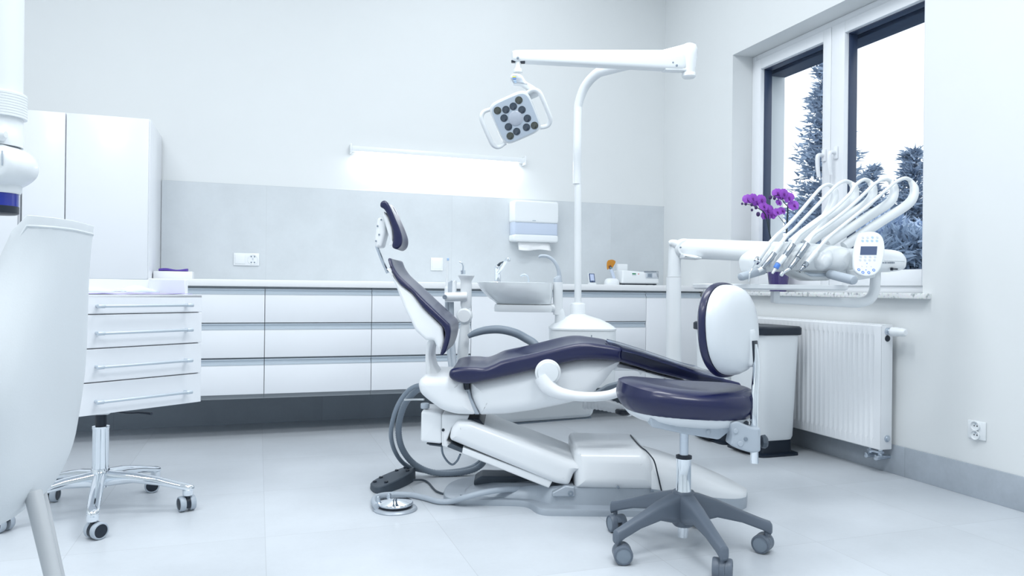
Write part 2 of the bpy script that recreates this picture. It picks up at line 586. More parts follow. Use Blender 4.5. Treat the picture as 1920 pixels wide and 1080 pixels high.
# window: two white sashes, dark outer cladding, panes, handles, outside shutter
win = thing('window_1', None, None, (XW + 0.15, (WY0 + WY1) / 2, WZ0 + 0.026), kind='structure')
FX = XW + 0.15
YC = 3.367
def ring_yz(bm, x0, x1, y0, y1, z0, z1, w, bev=0.003, wb=None):
    wb = w if wb is None else wb
    box(bm, (x0, y0, z0), (x1, y0 + w, z1), bev); box(bm, (x0, y1 - w, z0), (x1, y1, z1), bev)
    box(bm, (x0, y0 + w, z0), (x1, y1 - w, z0 + wb), bev); box(bm, (x0, y0 + w, z1 - w), (x1, y1 - w, z1), bev)
ZB = WZ0 + 0.026
bm = nb(); ring_yz(bm, FX, FX + 0.07, WY0 + 0.002, WY1 - 0.001, ZB, WZ1 - 0.001, 0.038, wb=0.036)
struct('window_frame', bm, UPVC, win)
GZ0, GZ1 = 0.978, 2.284
def sash(y0, y1, g0, g1, hy):
    bm = nb(); z0, z1 = ZB + 0.036, WZ1 - 0.040
    for (a, b, c, d) in ((y0, g0, z0, z1), (g1, y1, z0, z1), (g0, g1, z0, GZ0), (g0, g1, GZ1, z1)):
        box(bm, (FX - 0.012, a, c), (FX + 0.019, b, d), 0.003)
    s = struct('sash', bm, UPVC, win)
    bm = nb(); ring_yz(bm, FX + 0.0195, FX + 0.075, g0 - 0.03, g1 + 0.03, GZ0 - 0.03, GZ1 + 0.03, 0.034)
    struct('outer_cladding', bm, SEALM, s)
    bm = nb(); box(bm, (FX + 0.030, g0 - 0.0005, GZ0 - 0.0005), (FX + 0.036, g1 + 0.0005, GZ1 + 0.0005)); struct('pane', bm, GLASS, s)
    bm = nb()
    hz = on_x(1538, 292, FX - 0.03).z
    box(bm, (FX - 0.024, hy - 0.014, hz - 0.035), (FX - 0.012, hy + 0.014, hz + 0.035), 0.004)
    tube(bm, [(FX - 0.022, hy, hz), (FX - 0.05, hy, hz), (FX - 0.062, hy, hz - 0.015), (FX - 0.060, hy, hz - 0.075), (FX - 0.052, hy, hz - 0.125)], [0.011, 0.011, 0.0125, 0.0115, 0.010], 12, 5, 1.0)
    struct('window_handle', bm, UPVC, s)
    return s
G1, G2 = on_x(1432, 300, FX + 0.0195).y, on_x(1590, 300, FX + 0.0195).y
G0 = on_x(1541, 300, FX - 0.012).y
sash(YC + 0.002, 4.052, G0, G1, YC + 0.042)
s2 = sash(2.690, YC - 0.002, 2.752, G2, YC - 0.050)
bm = nb(); cyl(bm, (FX - 0.02, 2.70, 0.99), (FX - 0.02, 2.70, 1.085), 0.011, 14, 0.003); struct('hinge', bm, UPVC, s2)
zs = on_x(1450, 144, FX + 0.16).z
bm = nb(); box(bm, (FX + 0.12, WY0 + 0.01, zs), (FX + 0.25, WY1 - 0.01, WZ1 - 0.002), 0.006)
for k in range(3): box(bm, (FX + 0.115, WY0 + 0.01, zs + 0.014 + k * 0.028), (FX + 0.121, WY1 - 0.01, zs + 0.030 + k * 0.028), 0.002)
struct('roller_shutter', bm, SHUT, win)
# window sill of speckled granite
bm = nb()
box(bm, (XW - 0.042, 2.572, 0.836), (XW + 0.002, 4.135, 0.862), 0.004)
box(bm, (XW, WY0 + 0.002, 0.837), (FX - 0.013, WY1 - 0.002, 0.862))
struct('window_sill', bm, GRANITE)

# ------------------------------------------------------------------ cabinets on the back wall
YF = 4.40
ROWS = ((0.845, 0.811, 0.656), (0.651, 0.614, 0.461), (0.452, 0.416, 0.256))   # handle top, handle bottom, front bottom
def channel(x0, x1, t, b, parent):
    bm = nb()
    P = [(YF + 0.019, t), (YF + 0.004, t), (YF + 0.004, t - 0.006), (YF + 0.011, t - 0.010), (YF + 0.011, b + 0.014), (YF + 0.001, b + 0.010), (YF + 0.001, b + 0.001), (YF + 0.019, b + 0.001)]
    bridge(bm, [[Vector((x, p[0], p[1])) for p in P] for x in (x0, x1)])
    obj('handle_channel', bm, ALU, parent, 20)
def base_unit(x0, x1, kind, label):
    t = thing('base_cabinet', label, 'cabinet', ((x0 + x1) / 2, YF + 0.27, 0.256), group='wall-hung base cabinets')
    bm = nb(); box(bm, (x0 + 0.001, YF + 0.02, 0.256), (x1 - 0.001, YB - 0.012, 0.857)); obj('carcass', bm, CARC, t)
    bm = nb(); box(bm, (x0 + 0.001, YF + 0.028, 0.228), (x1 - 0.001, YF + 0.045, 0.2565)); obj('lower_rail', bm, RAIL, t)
    g = 0.0016
    if kind == 'drawers':
        for top, hb, fb in ROWS:
            bm = nb(); box(bm, (x0 + g, YF, fb), (x1 - g, YF + 0.019, hb), 0.001); d = obj('drawer_front', bm, LACQ, t)
            channel(x0 + g, x1 - g, top, hb, d)
    else:
        n = 2 if kind == 'doors' else 1
        for k in range(n):
            a, b = x0 + (x1 - x0) * k / n, x0 + (x1 - x0) * (k + 1) / n
            bm = nb(); box(bm, (a + g, YF, 0.256), (b - g, YF + 0.019, 0.811), 0.001); d = obj('door', bm, LACQ, t)
            channel(a + g, b - g, 0.845, 0.811, d)
    return t
base_unit(-0.556, 0.038, 'drawers', 'white three-drawer base cabinet half hidden behind the wheeled drawer cart')
base_unit(0.038, 0.634, 'drawers', 'fully visible white three-drawer base cabinet right of the cart')
base_unit(0.634, 1.240, 'drawers', 'white three-drawer base cabinet behind the dental chair backrest')
base_unit(1.240, 1.812, 'door', 'plain white sink base cabinet behind the cuspidor bowl')
base_unit(1.812, 2.448, 'drawers', 'white base cabinet with drawers right of the white water unit')
base_unit(2.448, 2.872, 'door', 'narrow white base cabinet in the corner beside the window wall')
bm = nb(); box(bm, (-0.556, YF - 0.014, 0.8575), (XW - 0.002, YB - 0.011, 0.896), 0.004)
tag(obj('worktop', bm, LAMIN), 'long white worktop running over the base cabinets', 'worktop')

def tall_unit(x0, x1, seams, label):
    t = thing('tall_cabinet', label, 'cabinet', ((x0 + x1) / 2, 4.67, 0.256), group='tall wall cabinets')
    bm = nb(); box(bm, (x0, 4.43, 0.256), (x1, YB - 0.012, 1.752), 0.001); obj('carcass', bm, LACQ, t)
    xs = [x0] + seams + [x1 - 0.003]
    for a, b in zip(xs, xs[1:]):
        bm = nb(); box(bm, (a + 0.003, 4.41, 0.890), (b - 0.003, 4.429, 1.750), 0.001); d = obj('door', bm, LACQ, t)
        bm = nb(); box(bm, (a + 0.003, 4.408, 0.876), (b - 0.003, 4.428, 0.8895)); obj('handle_channel', bm, ALU, d)
        bm = nb(); box(bm, (a + 0.003, 4.41, 0.258), (b - 0.003, 4.429, 0.872), 0.001); obj('lower_door', bm, LACQ, t)
    return t
tall_unit(-1.150, -0.558, [-0.954], 'tall white handleless cabinet at the left end of the worktop')
tall_unit(-1.900, -1.160, [-1.53], 'tall white cabinet at the left picture edge behind the lamp head')

# ------------------------------------------------------------------ things on the back wall
L = thing('wall_lamp', 'long slim white lamp glowing on the back wall above the backsplash', 'lamp', (1.155, YB, 1.73))
bm = nb(); box(bm, (0.555, 4.882, 1.742), (1.757, YB - 0.001, 1.775), 0.003); obj('lamp_housing', bm, WPLA, L)
bm = nb(); box(bm, (0.553, 4.872, 1.727), (0.563, YB - 0.001, 1.788), 0.002); box(bm, (1.749, 4.872, 1.727), (1.759, YB - 0.001, 1.788), 0.002); obj('end_cap', bm, WPLA, L)
bm = nb(); cyl(bm, (0.60, 4.905, 1.735), (1.71, 4.905, 1.735), 0.009, 12); obj('lamp_tube', bm, LED, L)

D = thing('towel_dispenser', 'white wall dispenser with a paper towel hanging out below', 'paper dispenser', (1.822, YB - 0.01, 1.13))
def rz(bm, x0, x1, z0, z1, y0, y1, r):
    P = round_poly([(x0, z0), (x1, z0), (x1, z1), (x0, z1)], r)
    slab(bm, P, y0, y1, 0.012, 3, 1, None, lambda a, d, z: Vector((a, d, z)))
dp = lambda x, y: on_y(x, y, YB - 0.11)
a, b, c = dp(963, 375), dp(1046, 455), dp(1000, 418)
bm = nb(); rz(bm, a.x, b.x, c.z, a.z, YB - 0.125, YB - 0.010, 0.02); obj('cover', bm, WPLA, D)
bm = nb(); rz(bm, a.x + 0.004, b.x - 0.004, b.z + 0.045, c.z + 0.004, YB - 0.119, YB - 0.012, 0.006); obj('window_strip', bm, SMOKE, D, label='translucent pale blue strip')
bm = nb(); rz(bm, a.x, b.x, b.z, b.z + 0.05, YB - 0.122, YB - 0.010, 0.018); obj('lower_tray', bm, WPLA, D)
e, f_ = dp(974, 455), dp(1033, 470)
bm = nb()
rows = []
for k in range(7):
    t = k / 6
    rows.append([Vector((e.x + (f_.x - e.x) * s / 10 + (0.006 * t if s > 8 else 0), YB - 0.075 - 0.012 * math.sin(s * 0.9) * t - 0.02 * t, e.z + 0.012 - (e.z - f_.z + 0.012 + 0.006 * math.sin(s * 0.7)) * t)) for s in range(11)])
bridge(bm, rows, closed=False)
o = obj('paper_towel', bm, TOWEL, D)
md = o.modifiers.new('thickness', 'SOLIDIFY'); md.thickness = 0.0015
bm = nb(); box(bm, (c.x - 0.012, YB - 0.127, c.z + 0.012), (c.x + 0.012, YB - 0.124, c.z + 0.018), 0.001); obj('lock', bm, GPLA, D)

def socket_plate(name, label, cat, p0, p1, n, kind):
    t = thing(name, label, cat, ((p0.x + p1.x) / 2, YB - 0.010, min(p0.z, p1.z)))
    x0, x1, z0, z1 = p0.x, p1.x, min(p0.z, p1.z), max(p0.z, p1.z)
    bm = nb(); box(bm, (x0, YB - 0.019, z0), (x1, YB - 0.0102, z1), 0.003); obj('plate', bm, WPLA, t)
    w = (x1 - x0) / n
    for k in range(n):
        cx, cz = x0 + w * (k + 0.5), (z0 + z1) / 2
        if kind[k] == 'switch':
            bm = nb(); box(bm, (cx - w * 0.38, YB - 0.023, cz - w * 0.38), (cx + w * 0.38, YB - 0.0185, cz + w * 0.38), 0.002); obj('rocker', bm, WPLA, t)
        else:
            bm = nb()
            lathe(bm, (cx, YB - 0.019, cz), (0, -1, 0), [(0.031, 0), (0.031, 0.003), (0.027, 0.003), (0.026, 0.0008), (0.001, 0.0008)], 24); s = obj('socket', bm, WPLA, t)
            for dx, dz in ((-0.0095, 0.018), (0.0095, 0.018), (-0.0095, -0.018), (0.0095, -0.018)):
                bm = nb(); cyl(bm, (cx + dx, YB - 0.0188, cz + dz), (cx + dx, YB - 0.0228, cz + dz), 0.0042, 10); obj('hole', bm, MGPLA, s)
            bm = nb(); cyl(bm, (cx, YB - 0.0188, cz + 0.004), (cx, YB - 0.028, cz + 0.004), 0.0028, 10); obj('earth_pin', bm, STEEL, s)
    return t
socket_plate('power_socket', 'white double wall plate with a socket, above the worktop at left', 'socket', on_y(438, 474, YB - 0.012), on_y(486, 498.5, YB - 0.012), 2, ('switch', 'socket'))
socket_plate('light_switch', 'square white light switch on the backsplash right of the chair headrest', 'switch', on_y(807.5, 483, YB - 0.012), on_y(830, 507.5, YB - 0.012), 1, ('switch',))

# double socket low on the right wall
p0, p1 = on_x(1817, 786, XW), on_x(1850, 828, XW)
S = thing('double_socket', 'white double power socket low on the right wall', 'socket', (XW, (p0.y + p1.y) / 2, p1.z))
ys, ye = p1.y, p0.y
bm = nb(); box(bm, (XW - 0.009, ys, p1.z + 0.002), (XW - 0.0002, ye, p0.z), 0.003); obj('plate', bm, WPLA, S)
ccy = (ys + ye) / 2
for cz in (p0.z - 0.021, p0.z - 0.059):
    bm = nb(); lathe(bm, (XW - 0.009, ccy, cz), (-1, 0, 0), [(0.0195, 0), (0.0205, 0.010), (0.0185, 0.0105), (0.017, 0.003), (0.001, 0.003)], 24); s = obj('socket', bm, WPLA, S)
    for dy in (-0.0065, 0.0065):
        bm = nb(); cyl(bm, (XW - 0.0118, ccy + dy, cz), (XW - 0.0130, ccy + dy, cz), 0.0026, 10); obj('hole', bm, BLACK, s)
    bm = nb(); cyl(bm, (XW - 0.0118, ccy, cz + 0.009), (XW - 0.017, ccy, cz + 0.009), 0.0022, 8); obj('earth_pin', bm, STEEL, s)

# ------------------------------------------------------------------ radiator below the window
RX0, RX1, RY0, RY1, RZ0, RZ1 = XW - 0.100, XW - 0.030, 2.757, 4.06, 0.118, 0.708
Rr = thing('radiator', 'white ribbed panel radiator on the right wall under the window', 'radiator', ((RX0 + RX1) / 2, (RY0 + RY1) / 2, RZ0))
bm = nb()
pitch = 0.0333
n = int((RY1 - RY0 - 0.06) / pitch)
ys = [RY0]
gy = [(0.0, 0.0)]
off = (RY1 - RY0 - n * pitch) / 2
col = [(RY0, 0.0)]
for k in range(n):
    y = RY0 + off + k * pitch
    for u_, h in ((0.0, 0), (0.18, 0.0), (0.34, 0.007), (0.5, 0.009), (0.66, 0.007), (0.82, 0.0)):
        col.append((y + u_ * pitch, h))
col.append((RY1, 0.0))
zr = [(RZ0, 0), (RZ0 + 0.004, 0), (RZ0 + 0.045, 0), (RZ0 + 0.062, 1), (RZ1 - 0.062, 1), (RZ1 - 0.045, 0), (RZ1 - 0.004, 0), (RZ1, 0)]
rows = [[Vector((RX0 + h * m_ + (0.004 if i in (0, 7) else 0), y, z)) for y, h in col] for i, (z, m_) in enumerate(zr)]
bridge(bm, rows, closed=False)
box(bm, (RX0 + 0.010, RY0 + 0.001, RZ0 + 0.001), (RX0 + 0.016, RY1 - 0.001, RZ1 - 0.001))
obj('front_panel', bm, RAD, Rr, 30)
bm = nb(); box(bm, (RX0 + 0.002, RY0 - 0.0005, RZ0 + 0.002), (RX1, RY0 + 0.010, RZ1 - 0.001), 0.003); obj('side_panel', bm, RAD, Rr)
bm = nb(); box(bm, (RX0 + 0.002, RY1 - 0.010, RZ0 + 0.002), (RX1, RY1, RZ1 - 0.001), 0.003); obj('side_panel', bm, RAD, Rr)
bm = nb(); box(bm, (RX0 + 0.004, RY0 + 0.003, RZ1 - 0.002), (RX1, RY1 - 0.003, RZ1 + 0.004), 0.002)
for k in range(60):
    y = RY0 + 0.03 + k * (RY1 - RY0 - 0.06) / 60
    box(bm, (RX0 + 0.02, y, RZ1 + 0.003), (RX1 - 0.012, y + 0.012, RZ1 + 0.0055))
obj('top_grille', bm, RAD, Rr)
bm = nb(); box(bm, (RX1 - 0.02, RY0 + 0.01, RZ0), (RX1, RY1 - 0.01, RZ1 - 0.01)); obj('rear_panel', bm, RAD, Rr)
bm = nb()
for y in (RY0 + 0.2, RY1 - 0.2): box(bm, (RX1 - 0.001, y - 0.02, RZ0 + 0.1), (XW - 0.0005, y + 0.02, RZ1 - 0.08))
obj('wall_bracket', bm, RAD, Rr)
vy, vz = RY0, on_x(1664, 621, RX0 + 0.045).z
vx = RX0 + 0.036
bm = nb(); lathe(bm, (vx, vy, vz), (0, -1, 0), [(0.016, -0.006), (0.018, 0.004), (0.018, 0.012), (0.013, 0.014), (0.013, 0.026)], 20); v = obj('valve_collar', bm, STEEL, Rr)
bm = nb(); lathe(bm, (vx, vy - 0.024, vz), (0, -1, 0), [(0.014, 0), (0.0215, 0.006), (0.022, 0.03), (0.0195, 0.052), (0.019, 0.056), (0.021, 0.058), (0.018, 0.075), (0.012, 0.082)], 24)
for k in range(10):
    an = k * math.pi / 5
    box(bm, (-0.0012, -0.014, -0.002), (0.0012, 0.014, 0.002), 0, 1, Matrix.Translation(Vector((vx + 0.0195 * math.cos(an), vy - 0.052, vz + 0.0195 * math.sin(an)))) @ Matrix.Rotation(-an, 4, 'Y'))
obj('thermostat_head', bm, WPLA, v)
bm = nb(); cyl(bm, (vx, RY0 + 0.002, vz - 0.034), (vx, RY0 - 0.004, vz - 0.034), 0.015, 20, 0.002); obj('vent_opening', bm, BLACK, Rr)
bz = RZ0 + 0.055
bm = nb(); lathe(bm, (vx + 0.004, RY0, bz), (0, -1, 0), [(0.016, -0.003), (0.0165, 0.004), (0.011, 0.006), (0.011, 0.011), (0.004, 0.012)], 18); obj('plug', bm, STEEL, Rr)
bm = nb()
hb = RZ0 - 0.006
cyl(bm, (vx - 0.004, RY0 + 0.03, RZ0 + 0.004), (vx - 0.004, RY0 + 0.03, hb - 0.04), 0.010, 14); cyl(bm, (vx - 0.004, RY0 + 0.09, RZ0 + 0.004), (vx - 0.004, RY0 + 0.09, hb - 0.04), 0.010, 14)
box(bm, (vx - 0.017, RY0 + 0.018, hb - 0.016), (vx + 0.009, RY0 + 0.102, hb - 0.004), 0.003)
for y in (RY0 + 0.03, RY0 + 0.09):
    cyl(bm, (vx - 0.004, y, hb - 0.034), (vx + 0.035, y, hb - 0.034), 0.011, 14, 0.002); cyl(bm, (vx - 0.034, y, hb - 0.034), (vx + 0.006, y, hb - 0.034), 0.013, 14, 0.002)
    cyl(bm, (vx + 0.03, y, hb - 0.034), (XW - 0.0082, y, hb - 0.034), 0.0075, 12)
obj('valve_block', bm, STEEL, Rr)

# ------------------------------------------------------------------ pedal bins in front of the radiator
def pedal_bin(y0, y1, label):
    x0, x1 = 2.46, 2.725
    cx, cy = (x0 + x1) / 2, (y0 + y1) / 2
    t = thing('pedal_bin', label, 'bin', (cx, cy, 0), group='white pedal bins')
    hx, hy = (x1 - x0) / 2, (y1 - y0) / 2
    bm = nb()
    superloft(bm, [((cx, cy, 0), (hx - 0.004, 0, 0), (0, hy - 0.004, 0), 9), ((cx, cy, 0.012), (hx - 0.004, 0, 0), (0, hy - 0.004, 0), 9), ((cx, cy, 0.016), (hx - 0.03, 0, 0), (0, hy - 0.03, 0), 8), ((cx, cy, 0.10), (hx - 0.034, 0, 0), (0, hy - 0.034, 0), 8)], 48)
    box(bm, (x0 + 0.02, cy - 0.055, 0.035), (x0 + 0.04, cy + 0.055, 0.055))
    obj('base', bm, BLACK, t)
    bm = nb(); box(bm, (x0 - 0.03, cy - 0.07, 0.022), (x0 + 0.06, cy + 0.07, 0.034), 0.005); obj('pedal', bm, BLACK, t)
    bm = nb()
    rows = []
    for z, k in ((0.072, -0.046), (0.082, -0.030), (0.10, -0.024), (0.30, -0.017), (0.50, -0.010), (0.636, -0.005), (0.640, -0.008)):
        rows.append(((cx, cy, z), (hx + k, 0, 0), (0, hy + k, 0), 7))
    superloft(bm, rows, 56); obj('body', bm, WPLA, t)
    bm = nb()
    superloft(bm, [((cx, cy, 0.634), (hx, 0, 0), (0, hy, 0), 9), ((cx, cy, 0.638), (hx + 0.004, 0, 0), (0, hy + 0.004, 0), 9), ((cx, cy, 0.672), (hx + 0.004, 0, 0), (0, hy + 0.004, 0), 9), ((cx, cy, 0.680), (hx - 0.004, 0, 0), (0, hy - 0.004, 0), 9), ((cx, cy, 0.678), (hx - 0.022, 0, 0), (0, hy - 0.022, 0), 9)], 56)
    obj('lid', bm, BLACK, t)
    return t
pedal_bin(3.215, 3.535, 'white pedal bin with black lid in front of the radiator, the nearer one')
pedal_bin(3.548, 3.868, 'white pedal bin with black lid farther back, mostly hidden behind the stool backrest')

# ------------------------------------------------------------------ dental chair
CH = thing('dental_chair', 'reclined dental chair with navy cushions and white shells in the middle of the room', 'dental chair', tuple(wd(0.30, 3.07, 0)), -YAW)
def px_slab(name, pts, D, d0, d1, mat, parent, rnd=0.02, n=4, closed=True, deform=None, mid=1, corner=None, label=None, m=5, ang=38):
    P = prof(pts, D)
    P = round_poly(P, corner) if corner is not None else [Vector(p[:2]) for p in catmull([(p[0], p[1], 0) for p in P], n, True)]
    bm = nb(); slab(bm, P, d0, d1, rnd, m, mid, deform)
    return obj(name, bm, mat, parent, ang, label)

def plan(pts, z0, z1, bev, shrink=0.0, corner=0.03, ztop=None):
    """outline of (a, d) plan points raised from z0 to z1"""
    P = round_poly(pts, corner)
    bm = nb()
    rings = []
    for z, ins in ((z0, 0), (z1 - bev, shrink), (z1 - bev * 0.3, shrink + bev * 0.3), (z1, shrink + bev)):
        rings.append([wd(q.x, q.y, z) for q, _ in inset(P, ins)])
    bridge(bm, rings)
    return bm

DC = 3.07
base_out = [(-0.275, 3.07), (-0.262, 2.985), (-0.215, 2.955), (0.072, 2.945), (0.112, 2.825), (0.60, 2.825), (0.74, 2.862), (0.90, 2.93), (0.965, 3.02), (0.965, 3.12), (0.90, 3.21), (0.74, 3.28), (0.60, 3.315), (0.112, 3.315), (0.06, 3.33), (-0.12, 3.34), (-0.235, 3.27), (-0.27, 3.17)]
obj('base_plate', plan(base_out, 0.0, 0.026, 0.010, 0.0, 0.05), SILV, CH)
body_out = [(-0.20, 3.00), (0.10, 2.95), (0.16, 2.885), (0.60, 2.880), (0.60, 3.26), (0.16, 3.26), (-0.14, 3.20), (-0.20, 3.12)]
def body_ring(ins, zf):
    return [wd(q.x, q.y, zf(q.x)) for q, _ in inset(round_poly(body_out, 0.04), ins)]
bm = nb()
hz = lambda a: 0.032 + 0.064 * max(0, min(1, (a + 0.16) / 0.36))
bridge(bm, [body_ring(0, lambda a: 0.02), body_ring(0.012, lambda a: hz(a) - 0.008), body_ring(0.022, hz)])
obj('base_body', bm, SILV, CH)
px_slab('foot_ramp', [(890, 893), (903, 884), (1010, 886), (1035, 905), (1035, 914), (890, 902)], 3.2, 3.12, 3.24, DGPLA, CH, 0.01, corner=0.01)
# white covers over the base
px_slab('mid_cover', [(1078, 919), (1078, 850), (1084, 843), (1205, 846), (1218, 853), (1226, 866), (1240, 923)], 2.88, 2.875, 3.265, WCHAIR, CH, 0.050, corner=0.012, m=8)
def on_prof(px, py, d):
    a, _, z = adz(pt(px, py, 2.88)); return wd(a, d, z)
bm = nb(); tube(bm, [pt(1240.5, 921, 2.874), pt(1234, 893, 2.874), on_prof(1227, 866, 2.878), on_prof(1221, 856, 2.890), on_prof(1214, 848.5, 2.912), on_prof(1209, 846.3, 2.95), on_prof(1207, 846, 3.05), on_prof(1207, 846, 3.20)], 0.0028, 8, 6); obj('cover_seam', bm, BLACK, CH)
nose = []
for k in range(15):
    t = k / 14
    a = 0.548 + 0.425 * t
    h = 0.205 - 0.155 * t ** 1.25
    w = 0.193 * math.sqrt(max(1e-4, 1 - max(0, (t - 0.45) / 0.55) ** 2.4)) if t < 1 else 0.02
    zb = 0.094 - 0.056 * t
    nose.append((a, h, w, zb))
bm = nb()
rings = []
for a, h, w, zb in nose:
    ring = []
    for j in range(21):
        th = math.pi * j / 20
        c, s = math.cos(th), math.sin(th)
        ring.append(wd(a, DC - w * math.copysign(abs(c) ** 0.6, c), zb + (h - zb) * abs(s) ** 0.6))
    rings.append(ring)
bridge(bm, rings)
obj('nose_cover', bm, WCHAIR, CH)
bm = nb()
nz_out = [(q[0], DC - q[2] - 0.004) for q in nose] + [(q[0], DC + q[2] + 0.004) for q in reversed(nose)]
zbf = lambda a: 0.094 - 0.056 * max(0, min(1, (a - 0.548) / 0.425))
bridge(bm, [[wd(a, d, 0.0) for a, d in nz_out], [wd(a, d, zbf(a)) for a, d in nz_out]])
obj('nose_rim', bm, SILV, CH)
bm = nb()
for px, py, D, r in ((1159, 914, 2.872, 0.005), (1223, 921, 2.872, 0.006)):
    c = pt(px, py, D); cyl(bm, c + F0 * 0.01, c - F0 * 0.006, r, 12, 0.0015)
obj('cover_screw', bm, MGPLA, CH)
# lift arm
px_slab('lift_arm', [(842, 826), (845, 806), (857, 790), (880, 791), (1080, 868), (1092, 882), (1078, 886), (1067, 913), (1040, 908)], 2.88, 2.88, 3.26, WCHAIR, CH, 0.030, corner=0.014, m=6)
px_slab('arm_strip', [(868, 838), (1036, 902), (1029, 915), (866, 850)], 2.90, 2.895, 3.245, WCHAIR, CH, 0.006, corner=0.004)
px_slab('arm_hinge_cover', [(838, 838), (846, 832), (872, 843), (868, 850)], 2.90, 2.90, 3.2, DGPLA, CH, 0.004, corner=0.003)
px_slab('pivot_bracket', [(1035, 922), (1060, 909), (1077, 911), (1078, 930), (1035, 930)], 2.89, 2.875, 3.2, SILV, CH, 0.006, corner=0.006)
bm = nb(); c = pt(1070, 925, 2.875); lathe(bm, c, -F0, [(0.011, -0.004), (0.011, 0.003), (0.006, 0.004), (0.005, 0.001), (0.001, 0.001)], 18); obj('pivot_bolt', bm, MGPLA, CH)
# junction box behind the lift arm
JB = px_slab('junction_box', [(790, 770), (829, 775), (829, 832), (789, 828)], 2.94, 2.93, 3.14, WCHAIR, CH, 0.012, corner=0.012)
px_slab('terminal_cover', [(829, 776), (880, 778), (872, 800), (848, 800), (838, 826), (864, 839), (845, 839), (829, 835)], 2.94, 2.925, 3.16, WCHAIR, CH, 0.006, corner=0.005)
bm = nb(); c = pt(797, 766, 2.99); cyl(bm, c, c + Z0 * 0.022, 0.018, 20, 0.004); obj('cap', bm, GPLA, JB)
bm = nb(); c = pt(831, 806, 2.925); cyl(bm, c, c - F0 * 0.004, 0.006, 14, 0.001); obj('screw', bm, BLACK, JB)
px_slab('bracket_plate', [(800, 830), (815, 832), (829, 833), (829, 837), (806, 834)], 2.96, 2.95, 3.1, DGPLA, JB, 0.002, corner=0.002)
px_slab('hinge_block', [(868, 778), (900, 780), (910, 792), (893, 800), (868, 800)], 3.0, 2.93, 3.2, BLACK, CH, 0.006, corner=0.006)
# rear housing and side shells of the seat
RH = [(783, 722), (787, 711), (797, 706), (850, 707), (869, 714), (870, 728), (877.5, 735), (885, 757), (894, 779), (855, 778), (828, 770), (803, 752), (787, 738)]
px_slab('rear_housing', RH, 2.87, 2.86, 3.28, WCHAIR, CH, 0.035, corner=0.02)
px_slab('seat_gap_dark', [(868, 711), (881, 714), (880, 730), (871, 731)], 2.885, 2.874, 3.26, BLACK, CH, 0.01, corner=0.003)  # black slab in the seat gap, its inner shade put into the colour
px_slab('seat_gap_lip', [(871, 729), (880, 729), (884, 745), (892, 763), (899, 777), (890, 777), (880, 757)], 2.885, 2.878, 3.26, GPLA, CH, 0.01, corner=0.004)
SS = [(880, 716), (921, 706), (973, 695), (1009, 686), (1050, 677), (1095, 671), (1160, 672), (1166, 680), (1148, 699), (1134, 718), (1110, 741), (1101, 749), (1056, 760), (1000, 771), (950, 778), (900, 780), (889.5, 763), (882, 745), (880.5, 730)]
def bulge(a, d, z, nr):
    return a, d, z
px_slab('seat_shell', SS, 2.88, 2.866, 3.275, WCHAIR, CH, 0.05, corner=0.01, m=7)
# seat cushion with raised side bolsters
SC = [(843, 704), (844, 695), (851, 690), (870, 687), (890, 687), (909, 688), (927, 682), (945, 674), (987, 665), (1028, 655), (1070, 645), (1098, 642), (1126, 645), (1163, 652), (1164, 663), (1161, 675), (1125, 673), (1084, 674), (1050, 681), (1009, 690), (973, 699), (917, 711), (880, 718), (862, 716), (849, 711)]
def dish(dep, dn, df):
    c, h = (dn + df) / 2, (df - dn) / 2
    def f(a, d, z, nr):
        t = (d - c) / h
        if nr.y > 0.2:
            z -= dep * nr.y * max(0.0, 1 - (abs(t) / 0.84) ** 2.4) if abs(t) < 0.84 else 0
        return a, d, z
    return f
px_slab('seat_cushion', SC, 2.86, 2.825, 3.31, NAVY, CH, 0.020, n=4, deform=dish(0.022, 2.825, 3.31), mid=20, m=6)
# leg rest with its clear cover
px_slab('leg_rest_cushion', [(1156, 652), (1190, 660), (1250, 679), (1315, 701), (1360, 710), (1383, 716), (1386, 722), (1380, 727), (1340, 722), (1290, 712), (1225, 696), (1156, 675)], 2.87, 2.835, 3.28, NAVY, CH, 0.010, corner=0.006, mid=6, deform=dish(0.010, 2.835, 3.28))
bm = nb()
P_ = catmull([(p[0], p[1], 0) for p in prof([(1163, 648.5), (1192, 656), (1252, 675), (1317, 697), (1352, 705.5)], 2.87)], 6)
Q_ = [(q.x, q.y - 0.045) for q in P_]
bridge(bm, [[wd(x, 2.827, z) for x, z in Q_]] + [[wd(q.x, d, q.y - (0.004 if d in (2.828, 3.284) else 0)) for q in P_] for d in (2.828, 2.836, 3.276, 3.284)] + [[wd(x, 3.285, z) for x, z in Q_]], closed=False)
obj('clear_cover', bm, FILM, CH, label='clear plastic leg cover')
px_slab('leg_rest_frame', [(1150, 678), (1225, 699), (1290, 715), (1290, 722), (1238, 712), (1200, 695), (1150, 695)], 2.92, 2.90, 3.22, WCHAIR, CH, 0.02, corner=0.008)
# near arm rest
AR = nb()
c = pt(1027, 697, 2.84)
lathe(AR, c, -F0, [(0.046, -0.03), (0.049, 0.0), (0.049, 0.018), (0.045, 0.022)], 36)
ar = obj('armrest_hub', AR, GPLA if False else WCHAIR, CH)
bm = nb(); lathe(bm, c - F0 * 0.018, -F0, [(0.041, 0), (0.041, 0.012), (0.038, 0.016), (0.02, 0.018), (0.001, 0.018)], 36); obj('hub_cap', bm, WPLA, ar)
bm = nb()
tube(bm, [pt(1016, 706, 2.83), pt(1027, 724, 2.82), pt(1046, 736, 2.81), pt(1075, 742, 2.80), pt(1110, 744, 2.79), pt(1145, 740, 2.79), pt(1168, 730, 2.79), pt(1184, 719, 2.79), pt(1198, 714, 2.79)], [0.032, 0.030, 0.024, 0.019, 0.018, 0.018, 0.019, 0.019, 0.014], 16, 6)
obj('armrest', bm, WCHAIR, CH, label='white near armrest')
bm = nb()
